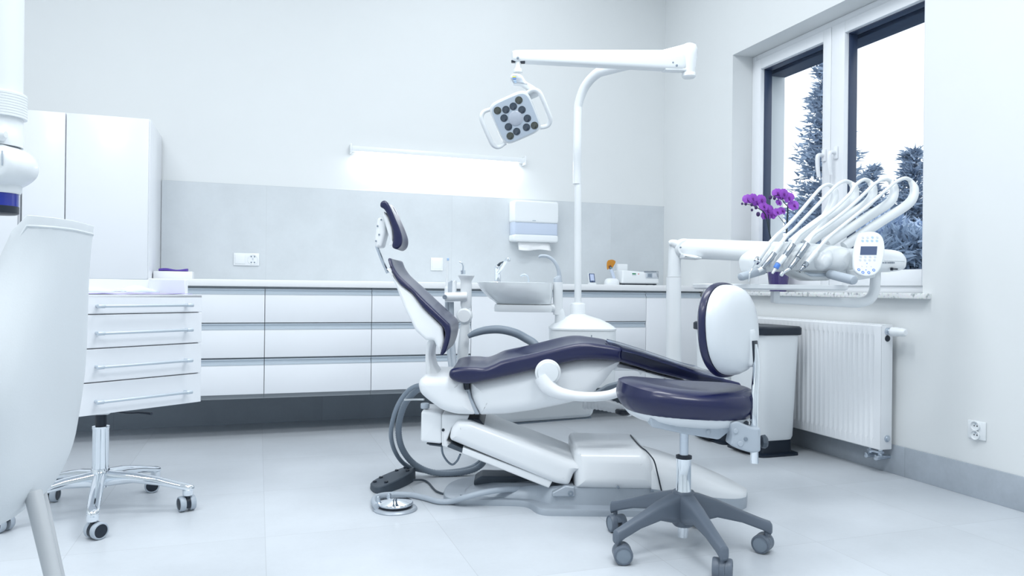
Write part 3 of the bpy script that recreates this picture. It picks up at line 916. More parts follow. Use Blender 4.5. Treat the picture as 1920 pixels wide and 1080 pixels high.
tube(bm, [pt(878, 631, 3.36), pt(892, 624, 3.36), pt(912, 619, 3.36), pt(938, 618, 3.36), pt(965, 624, 3.36), pt(985, 634, 3.36), pt(1005, 648, 3.34), pt(1015, 675, 3.31)], [0.010, 0.016, 0.018, 0.019, 0.019, 0.019, 0.019, 0.019], 16, 6)
obj('armrest', bm, MGPLA, CH, label='grey far armrest')
# back support
px_slab('back_post', [(800, 641), (815, 636), (810, 655), (809, 672), (813, 690), (822, 707), (800, 707), (797, 690), (796, 668)], 2.97, 2.98, 3.16, WCHAIR, CH, 0.02, n=4)
BK = [(724, 487), (729, 484), (735, 499), (747, 516), (771, 538), (803, 569), (836, 600), (845, 611), (845, 630), (839, 652), (832, 664), (826, 664), (833, 640), (832, 614), (794, 577), (772, 549), (749, 532), (734, 511)]
def backw(a, d, z, nr):
    t = max(0, min(1, (z - 0.60) / 0.40))
    c = 3.06
    return a, c + (d - c) * (1 - 0.34 * t * t), z
def backd(a, d, z, nr):
    t = (d - 3.06) / 0.22
    if nr.x > 0.2:
        k = 0.007 * nr.x * max(0.0, 1 - (abs(t) / 0.75) ** 2)
        a -= k; z -= k * 0.7
    elif nr.x < -0.05 and abs(t) < 1:
        k = 0.0
    return backw(a, d, z, nr)
px_slab('backrest_cushion', BK, 2.86, 2.835, 3.285, NAVY, CH, 0.010, n=4, deform=backd, mid=14, m=5)
BS = [(727, 498), (735, 512), (750, 533), (773, 550), (794, 577), (831, 613), (834, 640), (829, 663), (821, 653), (814, 637), (800, 638), (780, 620), (758, 577), (739, 532), (727, 509)]
px_slab('backrest_shell', BS, 2.87, 2.850, 3.27, WCHAIR, CH, 0.014, corner=0.008, deform=backw, m=5)
# head rest
rod = nb(); 
for dd in (0.0,):
    tube(rod, [pt(727, 512, 3.01), pt(716, 487, 3.01), pt(706, 461, 3.01)], 0.0065, 12, 3)
obj('headrest_rod', rod, STEEL, CH)
HB = px_slab('headrest_bracket', [(706, 410), (713, 405), (722, 408), (722, 436), (715, 463), (704, 464), (701, 452), (704, 430)], 2.96, 2.965, 3.055, WCHAIR, CH, 0.012, corner=0.008)
for px, py in ((706, 424), (709, 440), (703, 452), (713, 412)):
    bm = nb(); c = pt(px + 2, py, 2.966); cyl(bm, c + F0 * 0.002, c - F0 * 0.003, 0.0035, 10); obj('screw', bm, MGPLA, HB)
HC = [(714, 388), (714, 381), (719, 376.5), (726, 378), (733, 388), (742, 408), (751, 429), (756, 446), (754, 460), (745, 467), (736, 463), (738, 447), (736, 428), (729, 408), (721, 393)]
def headd(a, d, z, nr):
    t = (d - 3.015) / 0.09
    if nr.x > 0.2: a -= 0.010 * nr.x * max(0.0, 1 - t * t)
    return a, d, z
px_slab('headrest_cushion', HC, 2.94, 2.925, 3.105, NAVY, CH, 0.011, n=4, deform=headd, mid=8)
px_slab('headrest_shell', [(720, 396), (729, 408), (736, 428), (738, 446), (735, 461), (731, 448), (724, 425), (718, 404)], 2.95, 2.94, 3.09, WCHAIR, CH, 0.008, corner=0.004)
# hoses looping down behind the chair
fl = lambda px, py, r: on_z(px, py, r)
bm = nb()
tube(bm, [pt(800, 724, 3.02), pt(783, 723, 3.05), pt(765, 733, 3.08), pt(748, 756, 3.10), pt(737, 785, 3.13), pt(733, 816, 3.18), pt(740, 845, 3.25), pt(756, 868, 3.33), pt(780, 880, 3.39), pt(820, 885, 3.42), pt(870, 880, 3.46), pt(897, 868, 3.47), pt(905, 852, 3.35)], 0.0095, 12, 7)
obj('hose', bm, MGPLA, CH, label='smooth grey hose')
bm = nb()
tube(bm, dense([pt(800, 722, 3.05), pt(790, 726, 3.08), pt(774, 738, 3.12), pt(757, 762, 3.15), pt(748, 795, 3.18), pt(749, 825, 3.22), pt(759, 850, 3.28), pt(778, 871, 3.34), pt(805, 884, 3.38), pt(840, 888, 3.40), pt(880, 883, 3.42), pt(902, 872, 3.42), pt(910, 856, 3.30)], 0.005), 0.0135, 12, 1, ridge=0.06)
obj('hose', bm, MGPLA, CH, label='ribbed grey hose')
bm = nb(); tube(bm, [pt(758, 750, 3.12), pt(775, 749, 3.11), pt(795, 749, 3.08)], 0.004, 8, 4); obj('clip', bm, WPLA, CH)
bm = nb(); tube(bm, [pt(828, 834, 3.02), pt(830, 850, 3.05), pt(838, 864, 3.08), pt(848, 871, 3.08), pt(857, 864, 3.05), pt(863, 852, 3.02)], 0.0045, 8, 6); obj('cable', bm, MGPLA, CH)
# supply arm under the leg rest
bm = nb()
tube(bm, dense([pt(1095, 752, 3.36), pt(1120, 755, 3.34), pt(1150, 763, 3.30), pt(1172, 770, 3.28), pt(1185, 772, 3.26)], 0.0085), [0.036, 0.030, 0.024, 0.022], 16, 1, ridge=0.06)
obj('corrugated_sleeve', bm, WCHAIR, CH)
px_slab('link_plate', [(1110, 740), (1140, 722), (1175, 712), (1200, 722), (1200, 745), (1150, 745)], 3.36, 3.34, 3.40, MGPLA, CH, 0.006, corner=0.01)
bm = nb(); lathe(bm, pt(1168, 770, 3.26), Z0, [(0.03, -0.018), (0.04, -0.012), (0.04, 0.0), (0.034, 0.006)], 20, 1.0, 0.8); obj('sleeve_end', bm, BLACK, CH)

# ------------------------------------------------------------------ foot controls on the floor
FP = thing('foot_pedal', 'dark grey oblong foot pedal with rubber studs on the floor', 'foot control', tuple(on_z(735, 908)), -YAW)
pa = [adz(on_z(*p)) for p in ((694, 916), (703, 925), (722, 925), (748, 917), (772, 905), (779, 897), (770, 890), (752, 893), (722, 900), (700, 909))]
P = [Vector(q[:2]) for q in catmull([(q[0], q[1], 0) for q in pa], 5, True)]
amin = min(q.x for q in P)
hgt = lambda q: 0.020 + 0.036 * max(0, (q.x - amin) / 0.19) ** 1.1
bm = nb()
bridge(bm, [[wd(q.x, q.y, 0.0) for q, _ in inset(P, 0)], [wd(q.x, q.y, hgt(q) - 0.004) for q, _ in inset(P, 0.001)], [wd(q.x, q.y, hgt(q)) for q, _ in inset(P, 0.005)]])
obj('pedal_body', bm, DGPLA, FP)
cx = sum((q for q in P), Vector((0, 0))) / len(P)
for i in (0, 9, 22, 30, 36, 44):
    q = P[i] + (cx - P[i]) * (0.32 if i not in (0,) else 0.2)
    bm = nb(); cyl(bm, wd(q.x, q.y, hgt(q) - 0.004), wd(q.x, q.y, hgt(q) + 0.007), 0.0085, 12, 0.002); obj('stud', bm, BLACK, FP)
bm = nb(); tube(bm, [on_z(775, 900, 0.022), on_z(792, 900, 0.008), on_z(803, 905, 0.005), on_z(811, 914, 0.005), on_z(820, 922, 0.005), on_z(840, 928, 0.005), pt(868, 930, 2.99)], 0.0045, 8, 6); obj('cable', bm, DGPLA, FP)

cc = on_z(741, 955); ca, cdp, _ = adz(cc)
CD = thing('foot_disc', 'round chrome disc foot pedal with a grey hose on the floor', 'foot control', tuple(cc), -YAW)
bm = nb(); lathe(bm, cc, Z0, [(0.084, 0), (0.085, 0.004), (0.080, 0.010), (0.071, 0.012), (0.066, 0.011)], 44)
pp = [adz(on_z(*p)) for p in ((703, 948), (714, 946), (728, 947), (722, 958), (707, 955))]
bridge(bm, [[wd(a, d, z) for a, d, _ in pp] for z in (0.0, 0.012)])
obj('ring_base', bm, SILV, CD)
bm = nb(); lathe(bm, cc, Z0, [(0.062, 0.010), (0.066, 0.018), (0.064, 0.022)], 40); obj('rubber_skirt', bm, BLACK, CD)
bm = nb(); lathe(bm, cc, Z0, [(0.060, 0.020), (0.067, 0.021), (0.069, 0.026), (0.066, 0.030), (0.03, 0.038), (0.010, 0.0415), (0.001, 0.042)], 48); obj('chrome_disc', bm, CHROME, CD)
for px, py in ((709, 950), (729, 944)):
    c = on_z(px, py, 0.008); bm = nb(); lathe(bm, c, Z0, [(0.013, 0), (0.013, 0.012), (0.0095, 0.014), (0.0095, 0.024), (0.0085, 0.026), (0.0085, 0.036), (0.006, 0.040)], 18); obj('hose_fitting', bm, STEEL, CD)
bm = nb()
tube(bm, [on_z(706, 950, 0.02), on_z(701, 942, 0.016), on_z(703, 934, 0.012), on_z(716, 929, 0.012), on_z(740, 927, 0.012), on_z(770, 928, 0.012), on_z(795, 933, 0.012), on_z(822, 940, 0.012), on_z(846, 940, 0.014), pt(870, 933, 2.92), pt(905, 924, 2.92), pt(945, 918, 2.96), pt(990, 917, 3.0)], 0.0115, 12, 7)
obj('hose', bm, GPLA, CD)

# ------------------------------------------------------------------ cuspidor and water unit behind the chair
DU = 3.66
CU = thing('cuspidor_unit', 'white water unit with ceramic spittoon bowl behind the dental chair', 'cuspidor', tuple(wd(0.30, DU, 0.2)), -YAW)
def half(px0, px1, D): return (px1 - px0) / 2 / FOC * D
def lev(px0, px1, py, D, dy, e=4):
    return (pt((px0 + px1) / 2, py, D), R0 * half(px0, px1, D), F0 * dy, e)
bm = nb()
superloft(bm, [lev(1033, 1150, 720, DU, 0.14, 4), lev(1030, 1152, 640, DU, 0.14, 4), lev(1030, 1152, 617, DU, 0.14, 4)], 44)
obj('unit_body', bm, WPLA, CU)
bm = nb()
superloft(bm, [lev(1029, 1153, 617, DU, 0.143, 4), lev(1029, 1153, 614, DU, 0.143, 4), lev(1038, 1142, 606, DU, 0.125, 3.4), lev(1052, 1126, 598, DU, 0.095, 2.6), lev(1066, 1106, 592, DU, 0.06, 2.2), lev(1070, 1097, 589, DU, 0.045, 2)], 44)
obj('unit_top', bm, WPLA, CU)
bm = nb(); box(bm, (-0.002, -0.002, -0.03), (0.002, 0.002, 0.01), 0.0005, 1, Matrix.Translation(pt(1109, 632, DU - 0.14))); obj('door_slot', bm, MGPLA, CU)
px_slab('lower_housing', [(903, 797), (905, 700), (1118, 700), (1118, 745), (1110, 782), (1000, 790)], 3.56, 3.55, 3.82, WPLA, CU, 0.02, corner=0.03)
px_slab('dark_edge_strip', [(905, 801), (1000, 793.5), (1109, 784.5), (1109, 782), (1000, 790), (905, 797)], 3.56, 3.56, 3.80, MGPLA, CU, 0.004, corner=0.0005)
# bowl on its tray
DB = 3.62
bm = nb()
superloft(bm, [lev(927, 1034, 584, DB, 0.12, 3), lev(926, 1036, 578, DB, 0.125, 3), lev(928, 1034, 571, DB, 0.125, 3)], 40)
tube(bm, [pt(1015, 578, DB), pt(1040, 578, DB), pt(1049, 586, DB), pt(1050, 612, DB)], [0.020, 0.022, 0.024, 0.026], 16, 6)
obj('bowl_arm', bm, WPLA, CU)
bm = nb()
superloft(bm, [lev(931, 1033, 570, DB, 0.112, 2.6), lev(927, 1034, 566.5, DB, 0.125, 2.6), lev(918, 1035, 560, DB, 0.145, 2.4), lev(909, 1036, 552, DB, 0.158, 2.3), lev(901, 1036, 543, DB, 0.168, 2.3), lev(896.5, 1036, 534, DB, 0.172, 2.2), lev(895, 1036, 530, DB, 0.173, 2.2), lev(898, 1033, 529.5, DB, 0.169, 2.2), lev(906, 1028, 540, DB, 0.155, 2.3), lev(925, 1018, 555, DB, 0.12, 2.4), lev(950, 1000, 562, DB, 0.06, 2.2)], 48)
obj('spittoon_bowl', bm, pbr('bowl_ceramic', (0.80, 0.85, 0.88), 0.10, coat=0.6), CU)
bm = nb(); tube(bm, [pt(991, 534, DB + 0.06), pt(991, 524, DB + 0.06), pt(988, 517, DB + 0.06), pt(982, 515, DB + 0.06), pt(976, 518, DB + 0.06)], 0.005, 10, 5); obj('rinse_spout', bm, ALU, CU)
bm = nb()
superloft(bm, [lev(1037, 1055, 590, DB, 0.024, 2.4), lev(1037, 1055, 532, DB, 0.024, 2.4), lev(1037, 1055, 529, DB, 0.024, 2.4)], 24); obj('filler_post', bm, WPLA, CU)
bm = nb()
superloft(bm, [lev(1037.5, 1054.5, 529.5, DB, 0.023, 2.4), lev(1038, 1053.5, 522, DB, 0.021, 2.2), lev(1044, 1053, 517, DB, 0.012, 2)], 24)
tube(bm, [pt(1049, 519, DB), pt(1047.5, 508, DB), pt(1043, 496, DB), pt(1035, 486, DB), pt(1025, 480.5, DB), pt(1015, 480, DB), pt(1010, 482, DB)], [0.011, 0.010, 0.009, 0.0085, 0.008, 0.008, 0.006], 14, 6)
obj('cup_filler', bm, GPLA, CU)

# suction stand left of the bowl
DS = 3.42
ST = thing('suction_stand', 'white suction handpiece stand between the backrest and the spittoon bowl', 'suction stand', tuple(pt(868, 700, DS)), -YAW)
bm = nb(); tube(bm, [pt(866, 705, DS), pt(868, 660, DS), pt(871, 625, DS), pt(873, 600, DS)], [0.024, 0.026, 0.024, 0.021], 18, 4); obj('lower_post', bm, WPLA, ST)
bm = nb(); c = pt(871, 592, DS); lathe(bm, c + F0 * 0.035, -F0, [(0.030, 0), (0.036, 0.006), (0.037, 0.05), (0.034, 0.064), (0.028, 0.070), (0.001, 0.071)], 28); obj('joint', bm, WPLA, ST)
bm = nb(); lathe(bm, pt(873.5, 578, DS), Z0, [(0.021, 0), (0.025, 0.012), (0.026, 0.05), (0.026, 0.11), (0.025, 0.125), (0.03, 0.135), (0.037, 0.146), (0.038, 0.151), (0.033, 0.152), (0.001, 0.150)], 26); obj('upper_post', bm, WPLA, ST)
bm = nb(); a_, b_ = pt(876, 556, DS - 0.02), pt(833.5, 557, DS - 0.03); cyl(bm, a_, b_, 0.021, 22, 0.004); hb_ = obj('holder_bar', bm, WPLA, ST)
bm = nb(); c = pt(834, 557, DS - 0.052); lathe(bm, c, -F0, [(0.010, 0), (0.0105, 0.003), (0.006, 0.004), (0.001, 0.002)], 16); obj('end_button', bm, MGPLA, hb_)
bm = nb(); tube(bm, [pt(868.5, 514, DS), pt(868, 507, DS)], 0.011, 12, 2); tube(bm, [pt(868, 508, DS), pt(868.5, 500, DS), pt(866.5, 494, DS), pt(861, 491, DS)], [0.005, 0.0035, 0.003, 0.0025], 8, 5); obj('air_syringe', bm, STEEL, ST)
def sucker(x, top, r, tipr, label, mat):
    bm = nb(); tube(bm, [pt(x, 552, DS + 0.01), pt(x + 0.5, 540, DS + 0.01), pt(x + 1, 528 if top > 500 else 535, DS + 0.01), pt(x + 2, top + 12, DS + 0.01), pt(x + 3, top, DS + 0.01)], [r, r, r * 0.8, tipr, tipr], 12, 4)
    o = obj('suction_handpiece', bm, mat, ST, label=label)
    return o
sucker(837, 487, 0.010, 0.0035, 'tall thin suction tube', WPLA)
bm = nb(); c = pt(840, 486, DS + 0.01); cyl(bm, c - Z0 * 0.006, c + Z0 * 0.006, 0.005, 10, 0.001); obj('suction_tip', bm, PALEBLUE, ST)
sucker(843.5, 527, 0.011, 0.006, 'short suction handpiece', GPLA)
sucker(851, 527, 0.012, 0.006, 'short white suction handpiece', WPLA)
for x0, x1, r in ((838, 845, 0.010), (846, 852, 0.013)):
    bm = nb(); tube(bm, [pt(x0, 566, DS + 0.01), pt(x0 + 0.5, 600, DS + 0.01), pt(x0 + 2, 640, DS - 0.02), pt(x1, 690, DS - 0.08), pt(x1 + 3, 706, DS - 0.12)], r, 12, 5); obj('suction_hose', bm, GPLA, ST)

# ------------------------------------------------------------------ operating lamp
DP = 3.68
LA = thing('operating_lamp', 'white operating lamp with a square many-lens head on a swinging arm', 'dental lamp', tuple(pt(1083, 590, DP)), -YAW)
bm = nb(); lathe(bm, pt(1083.5, 600, DP), Z0, [(0.040, -0.03), (0.040, 0.0), (0.038, 0.012), (0.038, 0.074), (0.034, 0.082), (0.022, 0.086)], 28); obj('pole_collar', bm, WPLA, LA)
DJ = 3.24
jt = pt(1292, 94, DJ); bend = pt(1084, 150, DP)
zt = pt(1292, 92.5, DJ).z
top = Vector((bend.x, bend.y, zt))
J = Vector((jt.x, jt.y, zt))
dirp = (J - top).normalized()
bm = nb(); tube(bm, [pt(1083.5, 585, DP), pt(1083.5, 345, DP)], 0.0175, 18, 2); obj('lower_pole', bm, WPLA, LA)
bm = nb()
pb = Vector((top.x, top.y, 0))
tube(bm, [Vector((top.x, top.y, pt(1083, 345, DP).z)), Vector((top.x, top.y, zt - 0.20)), Vector((top.x, top.y, zt - 0.13)) + dirp * 0.006, Vector((top.x, top.y, zt - 0.055)) + dirp * 0.045, Vector((top.x, top.y, zt - 0.008)) + dirp * 0.115, Vector((top.x, top.y, zt)) + dirp * 0.20, J - dirp * 0.06, J - dirp * 0.005], [0.0205, 0.0205, 0.021, 0.0225, 0.024, 0.025, 0.026, 0.027], 20, 7)
obj('upper_pole', bm, WPLA, LA)
bm = nb(); lathe(bm, J + Z0 * -0.125, Z0, [(0.024, 0), (0.030, 0.006), (0.030, 0.018), (0.027, 0.022), (0.031, 0.06), (0.036, 0.10), (0.036, 0.125), (0.030, 0.142), (0.015, 0.150), (0.001, 0.151)], 26); obj('arm_joint', bm, WPLA, LA)
DH = 3.08
e0, e1 = pt(1283, 115, DJ), pt(960, 106.5, DH)
ax = (e1 - e0).normalized()
s_ = axes_for(ax)
side = Z0.cross(ax).normalized(); upv = ax.cross(side)
bm = nb()
Lb = (e1 - e0).length
rows = []
for t, h, w, e in ((-0.010, 0.020, 0.014, 3), (0.0, 0.032, 0.024, 4), (0.03, 0.043, 0.030, 5), (0.12, 0.042, 0.030, 5), (0.55, 0.033, 0.028, 5), (0.92, 0.025, 0.026, 5), (0.985, 0.024, 0.025, 4), (1.0, 0.020, 0.020, 3)):
    rows.append((e0 + ax * (Lb * t), side * w, upv * h, e))
superloft(bm, rows, 32); obj('spring_arm', bm, WPLA, LA)
bm = nb(); box(bm, (-0.11, -0.022, -0.006), (0.03, 0.022, 0.006), 0.005, 2, frame(pt(1288, 132.5, DJ), -ax, z=upv)); obj('arm_strut', bm, WPLA, LA)
for px, py, r in ((1262, 117, 0.004), (1269, 122.5, 0.005), (971, 108.5, 0.005)):
    t = (1283 - px) / 323
    D = DJ + (DH - DJ) * t - 0.033
    bm = nb(); c = pt(px, py, D); cyl(bm, c + F0 * 0.006, c - F0 * 0.001, r, 12, 0.0008); obj('arm_screw', bm, MGPLA, LA)
for px, py, D in ((1260, 132, DJ), (980, 117, DH), (963, 115.5, DH)):
    bm = nb(); c = pt(px, py, D); box(bm, (-0.010, -0.012, -0.004), (0.010, 0.012, 0.004), 0.003, 2, frame(c, R0, z=Z0)); obj('cover_slot', bm, BLACK, LA)
hs = pt(971, 116, DH)
bm = nb(); lathe(bm, pt(971, 134, DH), Z0, [(0.019, -0.004), (0.019, 0.006), (0.015, 0.010), (0.013, 0.014), (0.013, 0.05)], 20); obj('head_swivel', bm, WPLA, LA)
px_slab('head_neck', [(956, 145), (960, 139), (972, 138), (980, 143), (986, 153), (1003, 163), (1012, 174), (995, 172), (975, 158), (961, 157)], DH - 0.02, DH - 0.035, DH + 0.02, WPLA, LA, 0.012, corner=0.008)
bm = nb(); px = [(957.5, 146), (961, 140.5), (971, 139.5), (978, 145), (981, 152), (990, 158), (975, 156), (962, 156)]
P = round_poly(prof(px, DH - 0.036), 0.004)
slab(bm, P, DH - 0.0365, DH - 0.033, 0.0006, 2); kp = obj('touch_plate', bm, SILV, LA)
for k, (x, y, m_) in enumerate(((964, 144, YELP), (964.5, 147.5, BLUEP), (965.5, 151.3, PALEBLUE), (966.5, 154, PALEBLUE))):
    bm = nb(); c = pt(x, y, DH - 0.0368); box(bm, (-0.0075 + 0.001 * k, -0.0006, -0.0022), (0.0075 - 0.001 * k, 0.0006, 0.0022), 0.0005, 1, frame(c, R0, y=F0)); obj('mark', bm, m_, kp)
# square head: local frame from its in-picture axes, tilted down towards the chair
hc = pt(966.5, 221, DH - 0.02)
vx = (pt(1010, 240, DH - 0.045) - pt(922, 201, DH - 0.02))
fx = (pt(985, 196.5, DH) - pt(945.5, 213, DH + 0.0)).normalized()      # along the upper edge
fy = (pt(951, 259, DH + 0.030) - pt(924, 209, DH - 0.01)).normalized()  # down the left edge
fx = (fx - F0 * 0.10).normalized()
fy = (fy - fx * fx.dot(fy)).normalized()
fn = fx.cross(fy).normalized()
if fn.dot(CAM - hc) < 0: fn = -fn
def hp(u, v, n): return hc + fx * u + fy * v + fn * n
def hring(s, n, e=5.0, k=44, ox=0.0):
    out = []
    for i in range(k):
        t = 2 * math.pi * i / k
        c, s2 = math.cos(t), math.sin(t)
        out.append(hp(ox + s * math.copysign(abs(c) ** (2 / e), c), s * 1.03 * math.copysign(abs(s2) ** (2 / e), s2), n))
    return out
HS = 0.083
bm = nb(); bridge(bm, [hring(HS * 0.55, -0.062, 3), hring(HS * 0.85, -0.055, 4), hring(HS * 1.04, -0.035), hring(HS * 1.08, -0.012), hring(HS * 1.06, -0.002), hring(HS * 1.0, 0.001)]); hd = obj('lamp_head', bm, WPLA, LA)
bm = nb(); bridge(bm, [hring(HS * 0.99, -0.002), hring(HS * 0.975, 0.0035), hring(HS * 0.90, 0.004)]); obj('lens_plate', bm, pbr('lamp_face', (0.52, 0.60, 0.70), 0.3, coat=0.3), hd)
bm = nb(); lathe(bm, hp(0, 0.002, 0.0035), fn, [(0.030, 0), (0.030, 0.002), (0.027, 0.004), (0.012, 0.007), (0.001, 0.0075)], 36); obj('centre_cap', bm, pbr('lamp_centre', (0.50, 0.55, 0.64), 0.22, coat=0.5), hd)
# lens spots measured in the picture, carried on to the head's plane
spots = [(524, 417), (237, 557), (449, 500), (350, 545), (566, 546), (639, 662), (735, 758), (627, 782), (495, 839), (384, 776), (325, 658), (408, 899)]
for k, (x, y) in enumerate(spots):
    d = ray(900 + x / 7.2, 130 + y / 7.2)
    t = (hp(0, 0, 0.004) - CAM).dot(fn) / d.dot(fn)
    c = CAM + d * t
    m_ = LENSG if k in (0, 1, 6, 11) else LENS
    bm = nb(); lathe(bm, c, fn, [(0.0155, -0.002), (0.0155, 0.0015), (0.0138, 0.0018), (0.013, 0.001), (0.008, 0.0035), (0.001, 0.0045)], 24); obj('lens', bm, m_, hd)
def handle(sgn):
    bm = nb()
    o = HS * 1.07
    tube(bm, [hp(sgn * (o - 0.01), -0.070, -0.02), hp(sgn * (o + 0.022), -0.072, -0.014), hp(sgn * (o + 0.040), -0.055, -0.008), hp(sgn * (o + 0.043), -0.02, -0.005), hp(sgn * (o + 0.043), 0.03, -0.005), hp(sgn * (o + 0.040), 0.066, -0.008), hp(sgn * (o + 0.022), 0.084, -0.014), hp(sgn * (o - 0.01), 0.080, -0.02)], [0.010, 0.011, 0.012, 0.012, 0.012, 0.012, 0.011, 0.010], 14, 6, 0.8)
    return obj('handle', bm, WPLA, LA)
handle(-1); handle(1)
bm = nb(); tube(bm, [pt(1008, 172, DH - 0.01), hp(0.045, -0.05, -0.058), hp(0.02, 0.0, -0.058)], [0.018, 0.022, 0.025], 14, 5); obj('head_bracket', bm, WPLA, LA)

# ------------------------------------------------------------------ instrument delivery unit by the window
IU = thing('instrument_unit', 'white dental instrument unit with five curved hose arms and a keypad before the window', 'dental unit', tuple(pt(1264, 690, 3.42)), -YAW)
DPo = 3.42
bm = nb()
superloft(bm, [lev(1249, 1277, 700, DPo, 0.032, 3), lev(1250, 1276, 520, DPo, 0.031, 3)], 28); obj('lower_post', bm, WPLA, IU)
bm = nb()
superloft(bm, [lev(1252, 1276, 519, DPo, 0.029, 3), lev(1254, 1276, 470, DPo, 0.029, 3), lev(1256, 1276, 452, DPo, 0.025, 3)], 28); obj('upper_post', bm, WPLA, IU)
bm = nb(); c = pt(1281, 466, DPo - 0.005); lathe(bm, c + F0 * 0.045, -F0, [(0.028, 0), (0.044, 0.012), (0.046, 0.03), (0.046, 0.06), (0.043, 0.078), (0.034, 0.088), (0.001, 0.09)], 32); el = obj('elbow', bm, WPLA, IU)
bm = nb(); tube(bm, [pt(1283, 466, 3.40), pt(1262, 456, 3.40), pt(1254, 457, 3.40)], [0.03, 0.018, 0.010], 12, 4); obj('elbow_cap', bm, WPLA, el)
bm = nb(); c = pt(1276, 464, DPo - 0.096); cyl(bm, c + F0 * 0.002, c - F0 * 0.003, 0.004, 10); obj('screw', bm, MGPLA, el)
bm = nb(); tube(bm, [pt(1281, 466, 3.41), pt(1340, 468, 3.34), pt(1400, 470.5, 3.26), pt(1470, 473, 3.16)], [0.0455, 0.0455, 0.0450, 0.044], 24, 3); obj('swing_arm', bm, WPLA, IU)
px_slab('arm_sleeve', [(1277, 476), (1300, 479), (1314, 484), (1310, 487), (1277, 485)], 3.36, 3.32, 3.42, WPLA, IU, 0.01, corner=0.006)
# body with rounded saddles between the instruments
BD = [(1408, 492), (1410, 480), (1420, 470), (1440, 460), (1478, 452), (1520, 455), (1560, 458), (1596, 466), (1598, 492), (1585, 508), (1545, 510), (1490, 508), (1450, 509), (1416, 509)]
body = px_slab('head_body', BD, 3.0, 2.985, 3.20, WPLA, IU, 0.05, n=4, m=6)
for (x0, y0, x1, y1, r) in ((1424, 502, 1452, 462, 0.030), (1446, 503, 1474, 463, 0.028), (1470, 503, 1500, 463, 0.029), (1496, 503, 1524, 465, 0.029), (1532, 501, 1552, 472, 0.042)):
    bm = nb(); a_, b_ = pt(x0, y0, 2.985), pt(x1, y1, 3.02)
    tube(bm, [a_, a_.lerp(b_, 0.12), a_.lerp(b_, 0.5), a_.lerp(b_, 0.88), b_], [0.006, r * 0.72, r, r * 0.72, 0.006], 16, 5, 0.9); obj('saddle', bm, WPLA, body)
px_slab('housing', [(1545, 468), (1605, 466), (1655, 467), (1684, 471), (1696, 482), (1698, 492), (1694, 504), (1676, 509), (1640, 511), (1545, 512)], 3.06, 3.03, 3.20, WPLA, IU, 0.03, n=4)
bm = nb(); box(bm, (-0.062, -0.001, -0.0012), (0.0225, 0.001, 0.0012), 0, 1, frame(pt(1687, 489, 3.029), R0, y=F0)); obj('housing_seam', bm, WPLA, IU)
# worn lettering on the housing: a row of small dark strokes
bm = nb()
random.seed(5)
x = 1654.5
while x < 1678:
    w = random.uniform(0.5, 1.5)
    c = pt(x, 492.6, 3.0285); hgt_ = random.choice((0.0026, 0.0034, 0.0026))
    box(bm, (0, -0.0006, -hgt_), (w * 0.0021, 0.0006, hgt_), 0, 1, frame(c, R0, y=F0)); x += w + random.choice((0.7, 0.7, 1.4))
obj('lettering', bm, MGPLA, IU)
bm = nb(); c = pt(1672, 504.5, 3.03); box(bm, (-0.005, -0.004, -0.006), (0.005, 0.004, 0.006), 0.002, 2, frame(c, R0, y=F0)); tube(bm, [c, c + R0 * 0.012 - F0 * 0.004, c + R0 * 0.022 - F0 * 0.002], 0.003, 8, 3); obj('latch', bm, BLACK, IU)
px_slab('under_cover', [(1480, 506), (1557, 506), (1557, 520), (1550, 526), (1520, 526), (1500, 519)], 3.05, 3.02, 3.18, WPLA, IU, 0.015, corner=0.01)
px_slab('under_plate', [(1508, 511), (1556, 512), (1556, 519), (1520, 518.5)], 3.015, 3.012, 3.03, ALU, IU, 0.003, corner=0.004)
def handle_bar(p, q, r, name='handle'):
    bm = nb(); a_, b_ = p, q; d = (b_ - a_); Ln = d.length
    lathe(bm, a_, d, [(r * 0.9, 0), (r, 0.004), (r, Ln - 0.012), (r * 0.85, Ln - 0.003), (r * 0.5, Ln), (0.001, Ln)], 24); return obj(name, bm, GPLA, IU, label='light grey grip')
handle_bar(pt(1555, 514, 3.00), pt(1603, 526, 2.86), 0.0185)
handle_bar(pt(1432, 507, 3.00), pt(1387, 520, 2.93), 0.016)
# keypad panel
KD = 2.93
kout = [(480, 130), (560, 105), (680, 100), (760, 130), (800, 205), (795, 330), (760, 450), (680, 620), (600, 712), (520, 752), (420, 762), (330, 730), (290, 668), (302, 560), (350, 370), (420, 220)]
kc = pt(1630, 476, KD).z
def ktilt(a, d, z, nr): return a, d + (z - kc) * 0.45, z
KP = px_slab('keypad', [(1560 + x / 7.71, 420 + y / 7.71) for x, y in kout], KD, KD, KD + 0.026, WPLA, IU, 0.008, n=4, deform=ktilt)
def kpt(x, y, lift=0.0):
    a, d, z = adz(pt(1560 + x / 7.71, 420 + y / 7.71, KD))
    return wd(a, KD + (z - kc) * 0.45 - lift, z)
KN = (-F0 + Z0 * 0.45).normalized()
bm = nb(); q = [kpt(*p, 0.0008) for p in ((440, 320), (680, 320), (640, 447), (402, 447))]
bridge(bm, [q, [p + F0 * 0.004 for p in q]]); obj('screen', bm, SCREEN, KP, label='dark blue display')
btn = [(497, 192, 0), (567, 192, 0), (638, 188, 2), (708, 190, 0), (482, 240, 2), (551, 240, 2), (621, 240, 2), (692, 240, 2), (404, 478, 0), (472, 478, 0), (541, 478, 0), (612, 478, 0), (388, 525, 0), (456, 525, 0), (524, 525, 0), (595, 525, 0), (338, 664, 1), (388, 703, 1), (472, 706, 1), (551, 670, 1)]
